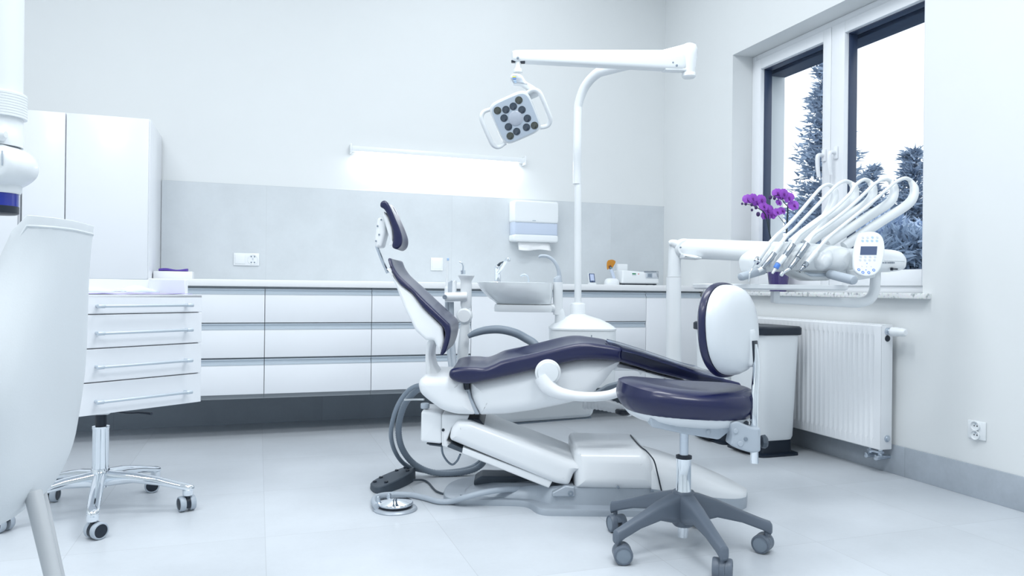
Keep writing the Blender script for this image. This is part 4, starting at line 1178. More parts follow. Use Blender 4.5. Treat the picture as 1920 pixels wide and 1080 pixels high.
for x, y, k in btn:
    bm = nb(); c = kpt(x, y, -0.0005)
    if k == 1: lathe(bm, c, KN, [(0.0058, 0), (0.0058, 0.0014), (0.0032, 0.0014), (0.0032, 0.0004)], 16)
    else: lathe(bm, c, KN, [(0.0054, 0), (0.0050, 0.0012), (0.0036, 0.0014), (0.001, 0.0010)], 16)
    obj('button', bm, (PALEGREY, BLUEP, PALEBLUE)[k] if k else pbr('button_grey', (0.62, 0.66, 0.72), 0.4) if 'button_grey' not in bpy.data.materials else bpy.data.materials['button_grey'], KP)
for x, y, m_ in ((475, 573, BLUEP), (394, 615, PALEGREY), (460, 622, PALEGREY), (524, 620, PALEGREY), (440, 668, BLUEP)):
    bm = nb(); lathe(bm, kpt(x, y, -0.0005), KN, [(0.0022, 0), (0.0022, 0.001), (0.001, 0.001)], 10); obj('indicator', bm, m_, KP)
px_slab('keypad_mount', [(1600, 505), (1625, 512), (1640, 508), (1640, 520), (1605, 526)], 2.97, 2.96, 3.04, WPLA, IU, 0.008, corner=0.006)
# instrument tray and its bent support tube
bm = nb()
ta, tb = adz(pt(1316, 537, 3.02)), adz(pt(1583, 541, 3.02))
P = round_poly([(ta[0], 2.96), (tb[0], 2.96), (tb[0], 3.20), (ta[0], 3.20)], 0.03)
zt_ = (ta[2] + tb[2]) / 2
bridge(bm, [[wd(q.x, q.y, zt_ - 0.010) for q, _ in inset(P, 0.012)], [wd(q.x, q.y, zt_ - 0.004) for q, _ in inset(P, 0.002)], [wd(q.x, q.y, zt_ + 0.010) for q, _ in inset(P, 0)], [wd(q.x, q.y, zt_ + 0.012) for q, _ in inset(P, 0.003)], [wd(q.x, q.y, zt_ + 0.001) for q, _ in inset(P, 0.010)]])
obj('tray', bm, WPLA, IU)
bm = nb()
tube(bm, [pt(1454, 562, 3.08), pt(1500, 563.5, 3.08), pt(1580, 567, 3.08), pt(1610, 567.5, 3.08), pt(1630, 561, 3.08), pt(1639, 546, 3.08), pt(1641, 528, 3.08), pt(1642, 500, 3.08)], [0.016, 0.018, 0.020, 0.021, 0.0215, 0.021, 0.0205, 0.0205], 18, 6); obj('tray_tube', bm, WPLA, IU)
bm = nb(); a_ = pt(1453.5, 556, 3.08); box(bm, (-0.014, -0.02, -0.026), (0.014, 0.02, 0.022), 0.004, 2, frame(a_, R0, y=F0)); obj('tray_bracket', bm, WPLA, IU)
# whip arms: stiff white arm, soft hose and handpiece
def q7(x, y, D): return pt(1240 + x / 3.692, 320 + y / 3.692, D)
arms = [
    ([(1000, 500), (1080, 400), (1150, 300), (1190, 215), (1196, 150), (1180, 110)], [(1180, 108), (1150, 97), (1105, 118), (1050, 178), (960, 285), (860, 392), (800, 446), (765, 485)]),
    ([(905, 500), (1000, 420), (1150, 315), (1270, 250), (1330, 190), (1335, 120), (1310, 85)], [(1310, 84), (1270, 72), (1215, 100), (1150, 165), (1030, 290), (920, 405), (868, 450), (840, 480)]),
    ([(1000, 505), (1120, 425), (1260, 330), (1400, 245), (1455, 185), (1465, 120), (1440, 75)], [(1440, 73), (1400, 62), (1345, 100), (1300, 165), (1190, 270), (1050, 375), (960, 440), (905, 500)]),
    ([(1150, 505), (1270, 425), (1420, 325), (1560, 235), (1605, 180), (1610, 115), (1585, 75)], [(1585, 72), (1545, 58), (1480, 88), (1415, 150), (1280, 275), (1130, 390), (1050, 445), (1010, 500)]),
    ([(1265, 525), (1380, 445), (1540, 340), (1690, 245), (1742, 185), (1750, 120), (1725, 72)], [(1725, 68), (1685, 52), (1620, 80), (1555, 135), (1420, 250), (1270, 370), (1150, 470), (1080, 560)]),
]
hp_pts = [(1442, 457, 1421, 487), (1466, 455, 1450, 477), (1486, 458, 1470, 481), (1514, 457, 1496, 483), (1530, 472, 1512, 494)]
for i, (thick, thin) in enumerate(arms):
    bm = nb(); D0, D1 = 3.10, 3.13
    n_ = len(thick)
    tube(bm, [q7(x, y, D0 + (D1 - D0) * k / (n_ - 1)) for k, (x, y) in enumerate(thick)], [0.0215, 0.0205, 0.0205, 0.020, 0.019, 0.017, 0.010], 16, 7); wa = obj('whip_arm', bm, WPLA, IU)
    bm = nb(); n_ = len(thin)
    ha = hp_pts[i]
    pts_ = [q7(x, y, D1 + (2.955 - D1) * k / (n_ - 1)) for k, (x, y) in enumerate(thin[:-1])] + [pt(ha[0], ha[1], 2.955)]
    tube(bm, pts_, [0.009, 0.0075, 0.007, 0.007, 0.007, 0.007, 0.0075, 0.008], 12, 6); obj('instrument_hose', bm, WPLA if i else WPLA, IU)
HD = 2.945
def hpiece(name, segs, mats_r, label, extra=None):
    root = None
    for k, (p, q, r0, r1, m_) in enumerate(segs):
        bm = nb(); a_, b_ = pt(p[0], p[1], HD + 0.004), pt(q[0], q[1], HD - 0.02 if k else HD - 0.006)
        if k: a_ = prev
        cyl(bm, a_, b_, r0, 16, 0.001, r1); prev = b_
        if root is None: root = obj('handpiece', bm, m_, IU, label=label)
        else: obj('tip' if k == len(segs) - 1 else 'sleeve', bm, m_, root)
    return root
h0 = hpiece('h', [((1442, 457), (1422, 486), 0.011, 0.011, WPLA), ((1422, 486), (1418, 492), 0.014, 0.012, CHROME)], None, 'air and water syringe')
bm = nb(); tube(bm, [pt(1418, 491, HD - 0.02), pt(1411, 503, HD - 0.025), pt(1406, 513, HD - 0.03), pt(1404, 528, HD - 0.03)], [0.005, 0.0035, 0.003, 0.0025], 10, 5); obj('nozzle', bm, CHROME, h0)
for x, y in ((1421, 487), (1422.5, 491.5)):
    bm = nb(); c = pt(x, y, HD - 0.022); cyl(bm, c + F0 * 0.008, c - F0 * 0.004, 0.004, 10, 0.001); obj('button', bm, BLACK, h0)
hpiece('h', [((1466, 455), (1452, 475), 0.0105, 0.0115, WPLA), ((1452, 475), (1429, 503), 0.0115, 0.0085, HSTEEL), ((1429, 503), (1422, 508), 0.009, 0.0085, WPLA)], None, 'slim white handpiece')
hpiece('h', [((1487, 458), (1471, 481), 0.0125, 0.012, HSTEEL), ((1471, 481), (1459, 495), 0.0125, 0.012, WPLA), ((1459, 495), (1454.5, 503), 0.0105, 0.0105, BLUEP), ((1454.5, 503), (1448, 513), 0.006, 0.0045, WPLA)], None, 'handpiece with a blue collar')
h3 = hpiece('h', [((1514, 457), (1496, 483), 0.0125, 0.0125, HSTEEL), ((1496, 483), (1481, 503), 0.0105, 0.0085, HSTEEL), ((1481, 503), (1468, 512), 0.006, 0.0052, CHROME)], None, 'steel turbine handpiece')
bm = nb(); c = pt(1466.5, 513.5, HD - 0.022); lathe(bm, c - R0 * 0.005 - Z0 * 0.008, R0 * 0.45 + Z0 * 0.9, [(0.006, 0), (0.0075, 0.003), (0.0075, 0.014), (0.006, 0.017)], 14); obj('turbine_head', bm, CHROME, h3)
hpiece('h', [((1530, 472), (1512, 494), 0.0115, 0.011, WPLA), ((1512, 494), (1507, 500), 0.0115, 0.0095, HSTEEL), ((1507, 500), (1501, 507), 0.007, 0.006, HSTEEL)], None, 'white handpiece with a bare steel coupling')

# ------------------------------------------------------------------ stool in front
sa, sd = 0.580, 2.484
SO = thing('dentist_stool', 'navy round stool with white backrest shell on grey castor base, right foreground', 'stool', tuple(wd(sa, sd, 0)), -YAW)
def castor(parent, a, d, ang, r, hood, wheel, rim, swivel=0.6, zt=0.07):
    t = Vector((math.cos(swivel), math.sin(swivel), 0))
    W = lambda x, y, z: wd(a + x, d + y, z)
    axd = (wd(-t.y, t.x, 0) - wd(0, 0, 0)).normalized()
    bm = nb()
    c = W(t.x * 0.012, t.y * 0.012, r)
    cyl(bm, W(0, 0, r + 0.01), W(0, 0, zt + 0.012), 0.0075, 12)
    # hood between the wheels
    slabP = []
    for k in range(13):
        th = math.radians(20 + 190 * k / 12); slabP.append((math.cos(th) * r * 0.98, math.sin(th) * r * 0.98))
    rings = []
    for s in (-0.008, 0.008):
        rings.append([c + wd(t.x, t.y, 0) * x + Z0 * z + axd * s for x, z in slabP])
    bridge(bm, rings)
    cs = obj('castor', bm, hood, parent)
    for s in (-1, 1):
        bm = nb(); o = c + axd * (s * 0.0085)
        lathe(bm, o, axd * s, [(r * 0.6, 0), (r * 0.97, 0), (r, 0.003), (r, 0.016), (r * 0.93, 0.020), (r * 0.80, 0.021), (r * 0.78, 0.017)], 28); w_ = obj('wheel', bm, wheel, cs)
        bm = nb(); lathe(bm, o + axd * (s * 0.012), axd * s, [(r * 0.80, 0), (r * 0.79, 0.0065), (r * 0.2, 0.0085), (0.001, 0.0085)], 24); obj('hub_cap', bm, rim, cs)
    return cs
def star_base(parent, a0, d0, r, angs, mat, prof_, hub, cast):
    for an in angs:
        th = math.radians(an); u = Vector((math.cos(th), math.sin(th)))
        n_ = Vector((-u.y, u.x))
        rows = []
        for rr, zb, zt, w, e in prof_:
            c = wd(a0 + u.x * rr, d0 + u.y * rr, (zb + zt) / 2)
            rows.append((c, R0 * n_.x * w + F0 * n_.y * w, Z0 * ((zt - zb) / 2), e))
        bm = nb(); superloft(bm, rows, 24)
        lg = obj('base_leg', bm, mat, parent)
        cast(lg, a0 + u.x * (r), d0 + u.y * (r), th)
legp = [(0.015, 0.095, 0.190, 0.034, 4), (0.05, 0.095, 0.186, 0.028, 4), (0.11, 0.112, 0.168, 0.022, 4), (0.19, 0.098, 0.136, 0.018, 4), (0.255, 0.076, 0.112, 0.016, 4), (0.282, 0.060, 0.104, 0.015, 3), (0.287, 0.066, 0.096, 0.010, 3)]
sw = {-78: 2.4, -6: 3.7, 66: 0.5, 138: 0.2, 210: 3.4}
star_base(SO, sa, sd, 0.270, (-78, -6, 66, 138, 210), STOOLG, legp, None, lambda lg, a, d, th: castor(lg, a, d, th, 0.0305, STOOLG, STOOLG, MGPLA, th + 2.6, 0.068))
bm = nb(); lathe(bm, wd(sa, sd, 0), Z0, [(0.030, 0.078), (0.036, 0.084), (0.040, 0.12), (0.040, 0.180), (0.034, 0.194), (0.001, 0.194)], 32); obj('hub', bm, STOOLG, SO)
bm = nb(); lathe(bm, wd(sa, sd, 0), Z0, [(0.016, 0.040), (0.0175, 0.044), (0.0175, 0.08)], 24); obj('lower_tube', bm, CHROME, SO)
bm = nb(); lathe(bm, wd(sa, sd, 0), Z0, [(0.026, 0.185), (0.026, 0.196), (0.0245, 0.20), (0.0245, 0.304)], 28); obj('chrome_column', bm, CHROME, SO)
bm = nb(); lathe(bm, wd(sa, sd, 0), Z0, [(0.0265, 0.302), (0.0265, 0.311), (0.016, 0.314)], 28); obj('collar', bm, BLACK, SO)
bm = nb(); lathe(bm, wd(sa, sd, 0), Z0, [(0.0145, 0.30), (0.0145, 0.44)], 24); obj('piston', bm, STEEL, SO)
bm = nb()
ce = 2.3
seat_rows = []
for z, k in ((0.452, 0.72), (0.454, 0.81), (0.462, 0.885), (0.475, 0.94), (0.491, 0.98), (0.507, 1.0), (0.521, 0.995), (0.531, 0.965), (0.539, 0.91), (0.545, 0.83), (0.548, 0.72), (0.548, 0.58), (0.546, 0.40), (0.543, 0.02)):
    seat_rows.append((wd(sa - 0.003, sd - 0.02, z), R0 * (0.226 * k), F0 * (0.205 * k), ce))
superloft(bm, seat_rows, 56)
for v in bm.verts:
    a, d, z = adz(v.co)
    v.co += Z0 * (0.020 * ((a - sa) / 0.226) ** 2 * (1 if z > 0.53 else 0) - 0.055 * (a - sa) )
obj('seat_cushion', bm, NAVY, SO)
bm = nb()
superloft(bm, [(wd(sa, sd - 0.02, z), R0 * (0.226 * k), F0 * (0.205 * k), ce) for z, k in ((0.468, 0.90), (0.456, 0.89), (0.444, 0.84), (0.434, 0.74), (0.430, 0.5))], 48)
for v in bm.verts:
    a, d, z = adz(v.co); v.co -= Z0 * 0.055 * (a - sa)
obj('seat_pan', bm, WSTOOL, SO)
MD = 2.30
px_slab('seat_bracket', [(1218, 783), (1235, 785), (1300, 796), (1372, 790), (1372, 806), (1348, 825), (1277, 813), (1221, 801)], MD + 0.02, MD + 0.02, MD + 0.12, GPLA, SO, 0.006, corner=0.008)
for px, py in ((1262, 797), (1289, 802), (1328, 810), (1352, 802)):
    bm = nb(); c = pt(px, py, MD + 0.02); lathe(bm, c, -F0, [(0.0075, -0.002), (0.0075, 0.003), (0.006, 0.004), (0.001, 0.004)], 16); obj('bolt', bm, GPLA, SO)
CL = px_slab('back_clamp', [(1367, 792), (1380, 788), (1408, 801), (1425, 801), (1425, 846), (1409, 849), (1385, 842), (1368, 834), (1372, 815)], MD, MD - 0.01, MD + 0.055, GPLA, SO, 0.008, corner=0.008)
for px, py, r, m_ in ((1398, 823, 0.006, MGPLA), (1388, 832, 0.0085, GPLA), (1379, 808, 0.008, GPLA)):
    bm = nb(); c = pt(px, py, MD - 0.01); lathe(bm, c, -F0, [(r, -0.002), (r, 0.003), (r * 0.8, 0.0045), (0.001, 0.0045)], 16); obj('bolt', bm, m_, CL)
bm = nb(); lathe(bm, pt(1426, 828, MD + 0.02), R0, [(0.008, 0), (0.020, 0.003), (0.022, 0.014), (0.016, 0.020)], 8); obj('clamp_knob', bm, DGPLA, CL)
bm = nb(); lathe(bm, pt(1389, 800, MD + 0.05), Z0, [(0.018, 0), (0.024, 0.006), (0.024, 0.016), (0.015, 0.022)], 16); obj('tension_knob', bm, DGPLA, CL)
# back post, shell and pad
w_ax = (R0 * 0.68 + F0 * 0.733).normalized()
n_ax = (-R0 * 0.733 + F0 * 0.68).normalized()
tilt = Matrix.Rotation(math.radians(-4), 4, w_ax)
bc = pt(1362, 618, 2.39)
upb = (tilt @ Z0).normalized(); nb_ = (tilt @ n_ax).normalized()
def brow(n_, kw, kh, dz=0.0, e=2.35):
    return (bc + nb_ * n_ + upb * dz, w_ax * (0.158 * kw), upb * (0.152 * kh), e)
bm = nb()
superloft(bm, [brow(-0.004, 0.90, 0.92), brow(-0.006, 0.97, 0.98), brow(0.004, 1.005, 1.005), brow(0.012, 1.0, 1.0), brow(0.021, 0.94, 0.95), brow(0.026, 0.82, 0.84), brow(0.024, 0.5, 0.5), brow(0.020, 0.05, 0.05)], 52); obj('backrest_pad', bm, NAVY, SO)
bm = nb()
superloft(bm, [brow(0.0, 0.90, 0.90), brow(-0.008, 0.945, 0.95), brow(-0.024, 0.93, 0.945, -0.001), brow(-0.044, 0.85, 0.88, -0.002), brow(-0.058, 0.70, 0.78, -0.004), brow(-0.067, 0.48, 0.60, -0.008), brow(-0.071, 0.24, 0.35, -0.010), brow(-0.072, 0.02, 0.02, -0.012)], 52); bs = obj('backrest_shell', bm, WSTOOL, SO)
plc = bc - nb_ * 0.060 - upb * 0.060 + w_ax * 0.035
fr = frame(plc, w_ax, z=upb)
bm = nb(); box(bm, (-0.026, -0.016, -0.062), (0.026, 0.02, 0.062), 0.015, 4, fr); obj('slot_cover', bm, WSTOOL, bs)
bm = nb(); box(bm, (-0.016, -0.020, -0.055), (0.016, 0.0, 0.022), 0.002, 2, frame(plc - nb_ * 0.0, w_ax, z=upb)); obj('slot', bm, BLACK, bs)
bm = nb()
p_top = plc - nb_ * 0.016 + upb * 0.01
p_bot = pt(1414.5, 868, MD + 0.025)
p_mid = pt(1414.5, 760, MD + 0.025)
tube(bm, [p_top, p_top.lerp(p_mid, 0.35) + R0 * 0.006, p_mid, p_bot], [0.008, 0.011, 0.0125, 0.0125], 16, 6); obj('back_post', bm, CHROME, SO)

# ------------------------------------------------------------------ wheeled drawer cart
ct = Vector((0.582, 0.813)); cn = Vector((0.813, -0.582)); c0 = Vector((-1.514, 2.53)); CW, CDp = 0.500, 0.385
def cw(u, v, z):            # u along the front, v towards the back
    p = c0 + ct * u - cn * v
    return wd(p.x, p.y, z)
ca0, cd0 = -1.538, 2.795
CA = thing('drawer_cart', 'white four-drawer instrument cart on a chrome castor base at left', 'cart', tuple(wd(ca0, cd0, 0)), -YAW)
CF = frame(cw(0, 0, 0), cw(1, 0, 0) - cw(0, 0, 0), z=Z0)     # local x along the front, y into the cart
bm = nb(); box(bm, (0.001, 0.019, 0.408), (CW - 0.001, CDp, 0.812), 0.001, 1, CF); obj('carcass', bm, LACQ, CA)
for top, bot, hz_ in ((0.822, 0.7565, 0.784), (0.7525, 0.6365, 0.689), (0.6325, 0.5175, 0.571), (0.5135, 0.402, 0.449)):
    bm = nb(); box(bm, (0, 0, bot), (CW, 0.018, top), 0.0012, 1, CF); d = obj('drawer_front', bm, LACQ, CA)
    bm = nb()
    cyl(bm, cw(0.092, -0.032, hz_), cw(0.440, -0.032, hz_), 0.0055, 14, 0.0008)
    for u in (0.100, 0.432):
        cyl(bm, cw(u, 0.002, hz_), cw(u, -0.032, hz_), 0.0065, 12, 0.001); cyl(bm, cw(u - 0.012, -0.032, hz_), cw(u + 0.012, -0.032, hz_), 0.0072, 14, 0.001)
    obj('bar_handle', bm, ALU, d)
bm = nb()
box(bm, (0, 0, 0.812), (CW, CDp, 0.824), 0.001, 1, CF)
box(bm, (0, CDp - 0.012, 0.82), (CW, CDp, 0.882), 0.001, 1, CF); box(bm, (CW - 0.014, 0.10, 0.82), (CW, CDp, 0.882), 0.001, 1, CF); box(bm, (0, 0.10, 0.82), (0.014, CDp, 0.882), 0.001, 1, CF)
obj('gallery_top', bm, LACQ, CA)
bm = nb(); box(bm, (-0.035, -0.035, 0), (0.035, 0.035, 0.035), 0.008, 2, Matrix.Translation(wd(ca0, cd0, 0.374))); obj('column_cap', bm, WPLA, CA)
bm = nb(); lathe(bm, wd(ca0, cd0, 0), Z0, [(0.019, 0.30), (0.019, 0.375)], 24); obj('piston', bm, BLACK, CA)
bm = nb(); lathe(bm, wd(ca0, cd0, 0), Z0, [(0.026, 0.10), (0.028, 0.15), (0.028, 0.318), (0.0295, 0.320), (0.0295, 0.328), (0.019, 0.330)], 32); obj('chrome_column', bm, CHROME, CA)
legc = [(0.012, 0.100, 0.165, 0.024, 2.6), (0.045, 0.105, 0.160, 0.023, 2.6), (0.12, 0.113, 0.152, 0.022, 2.4), (0.21, 0.102, 0.133, 0.021, 2.4), (0.285, 0.086, 0.112, 0.0205, 2.4), (0.318, 0.078, 0.104, 0.020, 2.4), (0.333, 0.078, 0.098, 0.014, 2.2), (0.338, 0.082, 0.092, 0.006, 2)]
def ccast(lg, a, d, th):
    bm = nb(); lathe(bm, wd(a, d, 0.062), Z0, [(0.017, 0), (0.019, 0.004), (0.019, 0.022)], 20); obj('castor_socket', bm, CHROME, lg)
    castor(lg, a, d, th, 0.029, BLACK, GPLA, BLACK, th + 2.2, 0.062)
star_base(CA, ca0, cd0, 0.315, (-65, 7, 79, 151, 223), CHROME, legc, None, ccast)
bm = nb(); lathe(bm, wd(ca0, cd0, 0), Z0, [(0.02, 0.095), (0.032, 0.102), (0.034, 0.155), (0.030, 0.170), (0.027, 0.172)], 28); obj('hub', bm, CHROME, CA)
bm = nb(); tube(bm, [wd(ca0, cd0, 0.39), pt(235, 774, 2.78), pt(262, 774, 2.80), pt(284, 776, 2.80)], [0.006, 0.006, 0.007, 0.010], 10, 4, 0.6); obj('height_lever', bm, BLACK, CA)
# what lies on the cart
bm = nb()
random.seed(11)
rows = []
for i in range(9):
    u = 0.02 + 0.46 * i / 8
    rows.append([cw(u + 0.004 * math.sin(j * 2.1), 0.03 + 0.26 * j / 6 + 0.004 * math.sin(i * 1.7), 0.826 + 0.003 * random.random()) for j in range(7)])
bridge(bm, rows, closed=False)
o = obj('paper_napkin', bm, LILAC); md = o.modifiers.new('thickness', 'SOLIDIFY'); md.thickness = 0.0012
tag(o, 'lilac paper napkin spread over the top of the drawer cart', 'napkin')
def mask(k, cu, cv, z0, rot, hgt_, label):
    t = thing('face_mask', label, 'face mask', tuple(cw(cu, cv, z0)), 0, 'face masks on the drawer cart')
    bm = nb(); random.seed(20 + k)
    rows = []
    for i in range(9):
        x = (i / 8 - 0.5) * 0.15
        row = []
        for j in range(7):
            y = (j / 6 - 0.5) * 0.095
            x2, y2 = x * math.cos(rot) - y * math.sin(rot), x * math.sin(rot) + y * math.cos(rot)
            h = hgt_ * (1 - (2 * abs(i / 8 - 0.5)) ** 2) * (1 - (2 * abs(j / 6 - 0.5)) ** 2) + 0.0025 * (j % 2)
            row.append(cw(cu + x2, cv + y2, z0 + 0.002 + h))
        rows.append(row)
    bridge(bm, rows, closed=False)
    o = obj('mask_sheet', bm, PAPER, t); md = o.modifiers.new('thickness', 'SOLIDIFY'); md.thickness = 0.0015
    bm = nb()
    for s in (-1, 1):
        e0_, e1_ = cw(cu + s * 0.084 * math.cos(rot), cv + s * 0.084 * math.sin(rot) - 0.03, z0 + 0.004), cw(cu + s * 0.084 * math.cos(rot), cv + s * 0.084 * math.sin(rot) + 0.03, z0 + 0.004)
        o_ = cw(cu + s * 0.092 * math.cos(rot), cv + s * 0.10 * math.sin(rot) - 0.01, z0 + 0.004)
        tube(bm, [e0_, o_, e1_], 0.0014, 6, 6)
    obj('ear_loop', bm, TOWEL, t)
mask(0, 0.335, 0.19, 0.831, 0.25, 0.024, 'pale face mask lying at the right on the drawer cart')
mask(1, 0.150, 0.17, 0.831, -0.1, 0.018, 'pale face mask with hanging loop at the left on the drawer cart')

# ------------------------------------------------------------------ white tub chair, near left
TC = thing('tub_chair', 'white leatherette tub chair with pale splayed legs, cut off at the left edge', 'chair', tuple(wd(-1.12, 1.60, 0)), -YAW)
TA = math.radians(14.5)                      # the chair is turned a little towards the room
def tcp(f, w, z):                            # f forwards from the back, w towards the far side
    ca, sa_ = math.cos(TA), math.sin(TA)
    a, d = -f, w
    return wd(-0.935 + a * ca - d * sa_, 1.585 + a * sa_ + d * ca, z)
def sm(x): x = max(0.0, min(1.0, x)); return x * x * (3 - 2 * x)
def tub_ring(t, n=48):
    """one level of the shell from the far side round the back to the near side; t = 0 bottom, 1 top"""
    out = []
    for k in range(n + 1):
        s = k / n * 2 - 1                    # -1 far side .. +1 near side
        q = abs(s)
        ztop = 0.992 - min(0.38, 70 * max(0.0, 0.57 * (q - 0.42)) ** 2)
        zbot = 0.40
        z = zbot + (ztop - zbot) * t
        hw = 0.225 - 0.105 * sm((z - 0.60) / 0.38)
        low = 1 - min(1, (z - zbot) / 0.13)
        tuck = 1 - math.sqrt(max(0, 1 - low * low))
        hw = hw * (1 - 0.28 * tuck) - 0.025 * (1 - sm((z - zbot) / 0.3))
        rc = 0.04
        # rounded back corner, then forward along the side
        if q < 0.42:
            th = math.pi / 2 * sm(max(0, q - 0.12) / 0.30)
            w = (hw - rc) * min(1, q / 0.30) + rc * math.sin(th)
            f = rc * (1 - math.cos(th))
        else:
            w = hw; f = rc + 0.33 * (q - 0.42) / 0.58
        f += 0.065 * (1 - (z - zbot) / 0.6) + 0.045 * tuck
        out.append(tcp(f, -math.copysign(w, s), z))
    return out
bm = nb()
bridge(bm, [tub_ring((k / 26) ** 1.25) for k in range(27)], closed=False)
o = obj('tub_shell', bm, LEATH, TC)
md = o.modifiers.new('thickness', 'SOLIDIFY'); md.thickness = 0.045; md.offset = 0
bv = o.modifiers.new('rounding', 'BEVEL'); bv.width = 0.015; bv.segments = 3; bv.limit_method = 'ANGLE'; bv.angle_limit = math.radians(50)
rg = tub_ring(0.965)
pp_ = []
for i in range(1, len(rg) - 1):
    tn = (rg[i + 1] - rg[i - 1]); tn.z = 0; tn.normalize()
    no = tn.cross(Z0)
    if no.dot(rg[i] - tcp(0.2, 0, rg[i].z)) < 0: no = -no
    pp_.append(rg[i] + no * 0.0215)
bm = nb(); tube(bm, pp_, 0.0032, 8, 1); obj('piping', bm, LEATH, TC)
fx_, fy_ = tcp(1, 0, 0) - tcp(0, 0, 0), tcp(0, 1, 0) - tcp(0, 0, 0)
bm = nb(); superloft(bm, [(tcp(0.27, 0, z), fx_ * (0.17 * k), fy_ * (0.150 * k), 4) for z, k in ((0.415, 0.70), (0.42, 0.9), (0.43, 1.0), (0.46, 1.0), (0.485, 0.96), (0.495, 0.80))], 40); obj('seat', bm, LEATH, TC)
def leg(a0, d0, a1, d1):
    bm = nb(); cyl(bm, wd(a0, d0, 0.44), wd(a1, d1, 0.0), 0.0165, 18, 0.002, 0.0105); obj('leg', bm, LEGWD, TC)
l0 = adz(pt(62, 915, 1.50)); l1 = adz(pt(99, 1078, 1.47))
k_ = (l0[2]) / (l0[2] - l1[2])
fa, fd_ = l0[0] + (l1[0] - l0[0]) * k_, l0[1] + (l1[1] - l0[1]) * k_
leg(l0[0], l0[1], fa, fd_)
leg(l0[0] - 0.17, l0[1] + 0.26, fa - 0.185, fd_ + 0.28)
leg(l0[0] - 0.26, l0[1] - 0.08, l0[0] - 0.32, l0[1] - 0.12); leg(l0[0] - 0.36, l0[1] + 0.17, l0[0] - 0.42, l0[1] + 0.20)

# ------------------------------------------------------------------ ceiling-hung lamp unit, top left
XD = 1.9
XU = thing('ceiling_unit', 'white ceiling-hung pole with rounded head and cobalt blue ring at the left edge', 'medical lamp', tuple(pt(-2, 400, XD)), -YAW)
xc = adz(pt(-3, 300, XD))
def xz(py): return adz(pt(0, py, XD))[2]
def xl(name, rh, mat, par=XU):
    bm = nb(); lathe(bm, wd(xc[0], xc[1], 0), Z0, rh, 40); return obj(name, bm, mat, par)
xl('pole', [(0.052, xz(180)), (0.052, ZC - 0.006)], WPLA)
xl('ceiling_flange', [(0.10, ZC - 0.03), (0.10, ZC - 0.001)], WPLA)
cr = [(0.052, xz(222))]
for k in range(9):
    y = 221 - k * 5; cr += [(0.0615, xz(y)), (0.0615, xz(y - 3.6)), (0.0605, xz(y - 4.2)), (0.0605, xz(y - 4.8))]
cr += [(0.056, xz(174))]
xl('ribbed_collar', cr, WPLA)
xl('lower_pipe', [(0.054, xz(275)), (0.054, xz(250)), (0.053, xz(249)), (0.053, xz(222))], WPLA)
bm = nb()
hx = pt(-6, 313, XD)
lathe(bm, hx + F0 * 0.06, -F0, [(0.05, 0), (0.075, 0.008), (0.088, 0.03), (0.090, 0.06), (0.086, 0.10), (0.074, 0.118), (0.060, 0.124), (0.001, 0.125)], 44, 1.0, 0.66, R0); xh = obj('head', bm, WPLA, XU)
bm = nb(); box(bm, (-0.002, -0.001, -0.018), (0.002, 0.001, 0.018), 0.0005, 1, frame(pt(4, 296, XD - 0.0655), R0, y=F0)); obj('head_marking', bm, GPLA, xh)
xl('nozzle', [(0.052, xz(340)), (0.052, xz(358)), (0.048, xz(363))], WPLA)
xl('blue_ring', [(0.0455, xz(388)), (0.0455, xz(361))], BLUEG)
xl('dark_rim', [(0.040, xz(402)), (0.046, xz(400)), (0.046, xz(387)), (0.044, xz(386))], BLACK)
bm = nb(); c = pt(2, 252, XD - 0.05); lathe(bm, c, R0, [(0.010, -0.02), (0.016, -0.01), (0.016, 0.004), (0.008, 0.012)], 16); obj('pivot_knob', bm, WPLA, XU)

# ------------------------------------------------------------------ things on the worktop
WT = 0.896
def wp(px, y): return on_y(px, 530, y).x
# tissue box with a purple pad
bx0, bx1 = wp(283, 4.62), wp(362, 4.62)
bm = nb(); box(bm, (max(bx0, -0.553), 4.56, WT + 0.0005), (bx1, 4.70, WT + 0.042), 0.003)
tag(obj('tissue_box', bm, LAMIN), 'low white box on the worktop beside the tall cabinet', 'box')
bm = nb()
qx0, qx1 = wp(298, 4.60), wp(351, 4.60)
rows = []
for i in range(13):
    t = i / 12; x = qx0 + (qx1 - qx0) * t; h = 0.013 + 0.0035 * math.sin(t * 7.5)
    rows.append((Vector((x, 4.62, WT + 0.043 + h / 2 + 0.0008 * math.sin(t * 6))), Vector((0, 0.045, 0)), Vector((0, 0, h / 2)), 5))
superloft(bm, rows, 20); tag(obj('foam_pad', bm, PURPLE), 'purple foam pad lying on top of the low white box', 'pad')
# tap of the sink
tp = on_y(933, 526, 4.74)
TAP = thing('mixer_tap', 'chrome mixer tap on the worktop behind the spittoon bowl', 'tap', (tp.x, 4.74, WT))
tD = adz(Vector((tp.x, 4.74, 1.0)))[1]
bm = nb(); lathe(bm, (tp.x, 4.74, WT), Z0, [(0.030, 0), (0.030, 0.006), (0.022, 0.010), (0.021, 0.085), (0.023, 0.09), (0.023, 0.115), (0.015, 0.122), (0.001, 0.123)], 24); obj('tap_body', bm, CHROME, TAP)
bm = nb(); tube(bm, [pt(935, 512, tD - 0.02), pt(942, 501, tD - 0.08), pt(949, 489, tD - 0.12), pt(953, 487, tD - 0.125)], [0.013, 0.012, 0.012, 0.016], 14, 5); obj('spout', bm, CHROME, TAP)
bm = nb(); c = pt(952.5, 487, tD - 0.13); cyl(bm, c + Z0 * 0.012, c - Z0 * 0.014, 0.0165, 18, 0.003); obj('aerator', bm, CHROME, TAP)
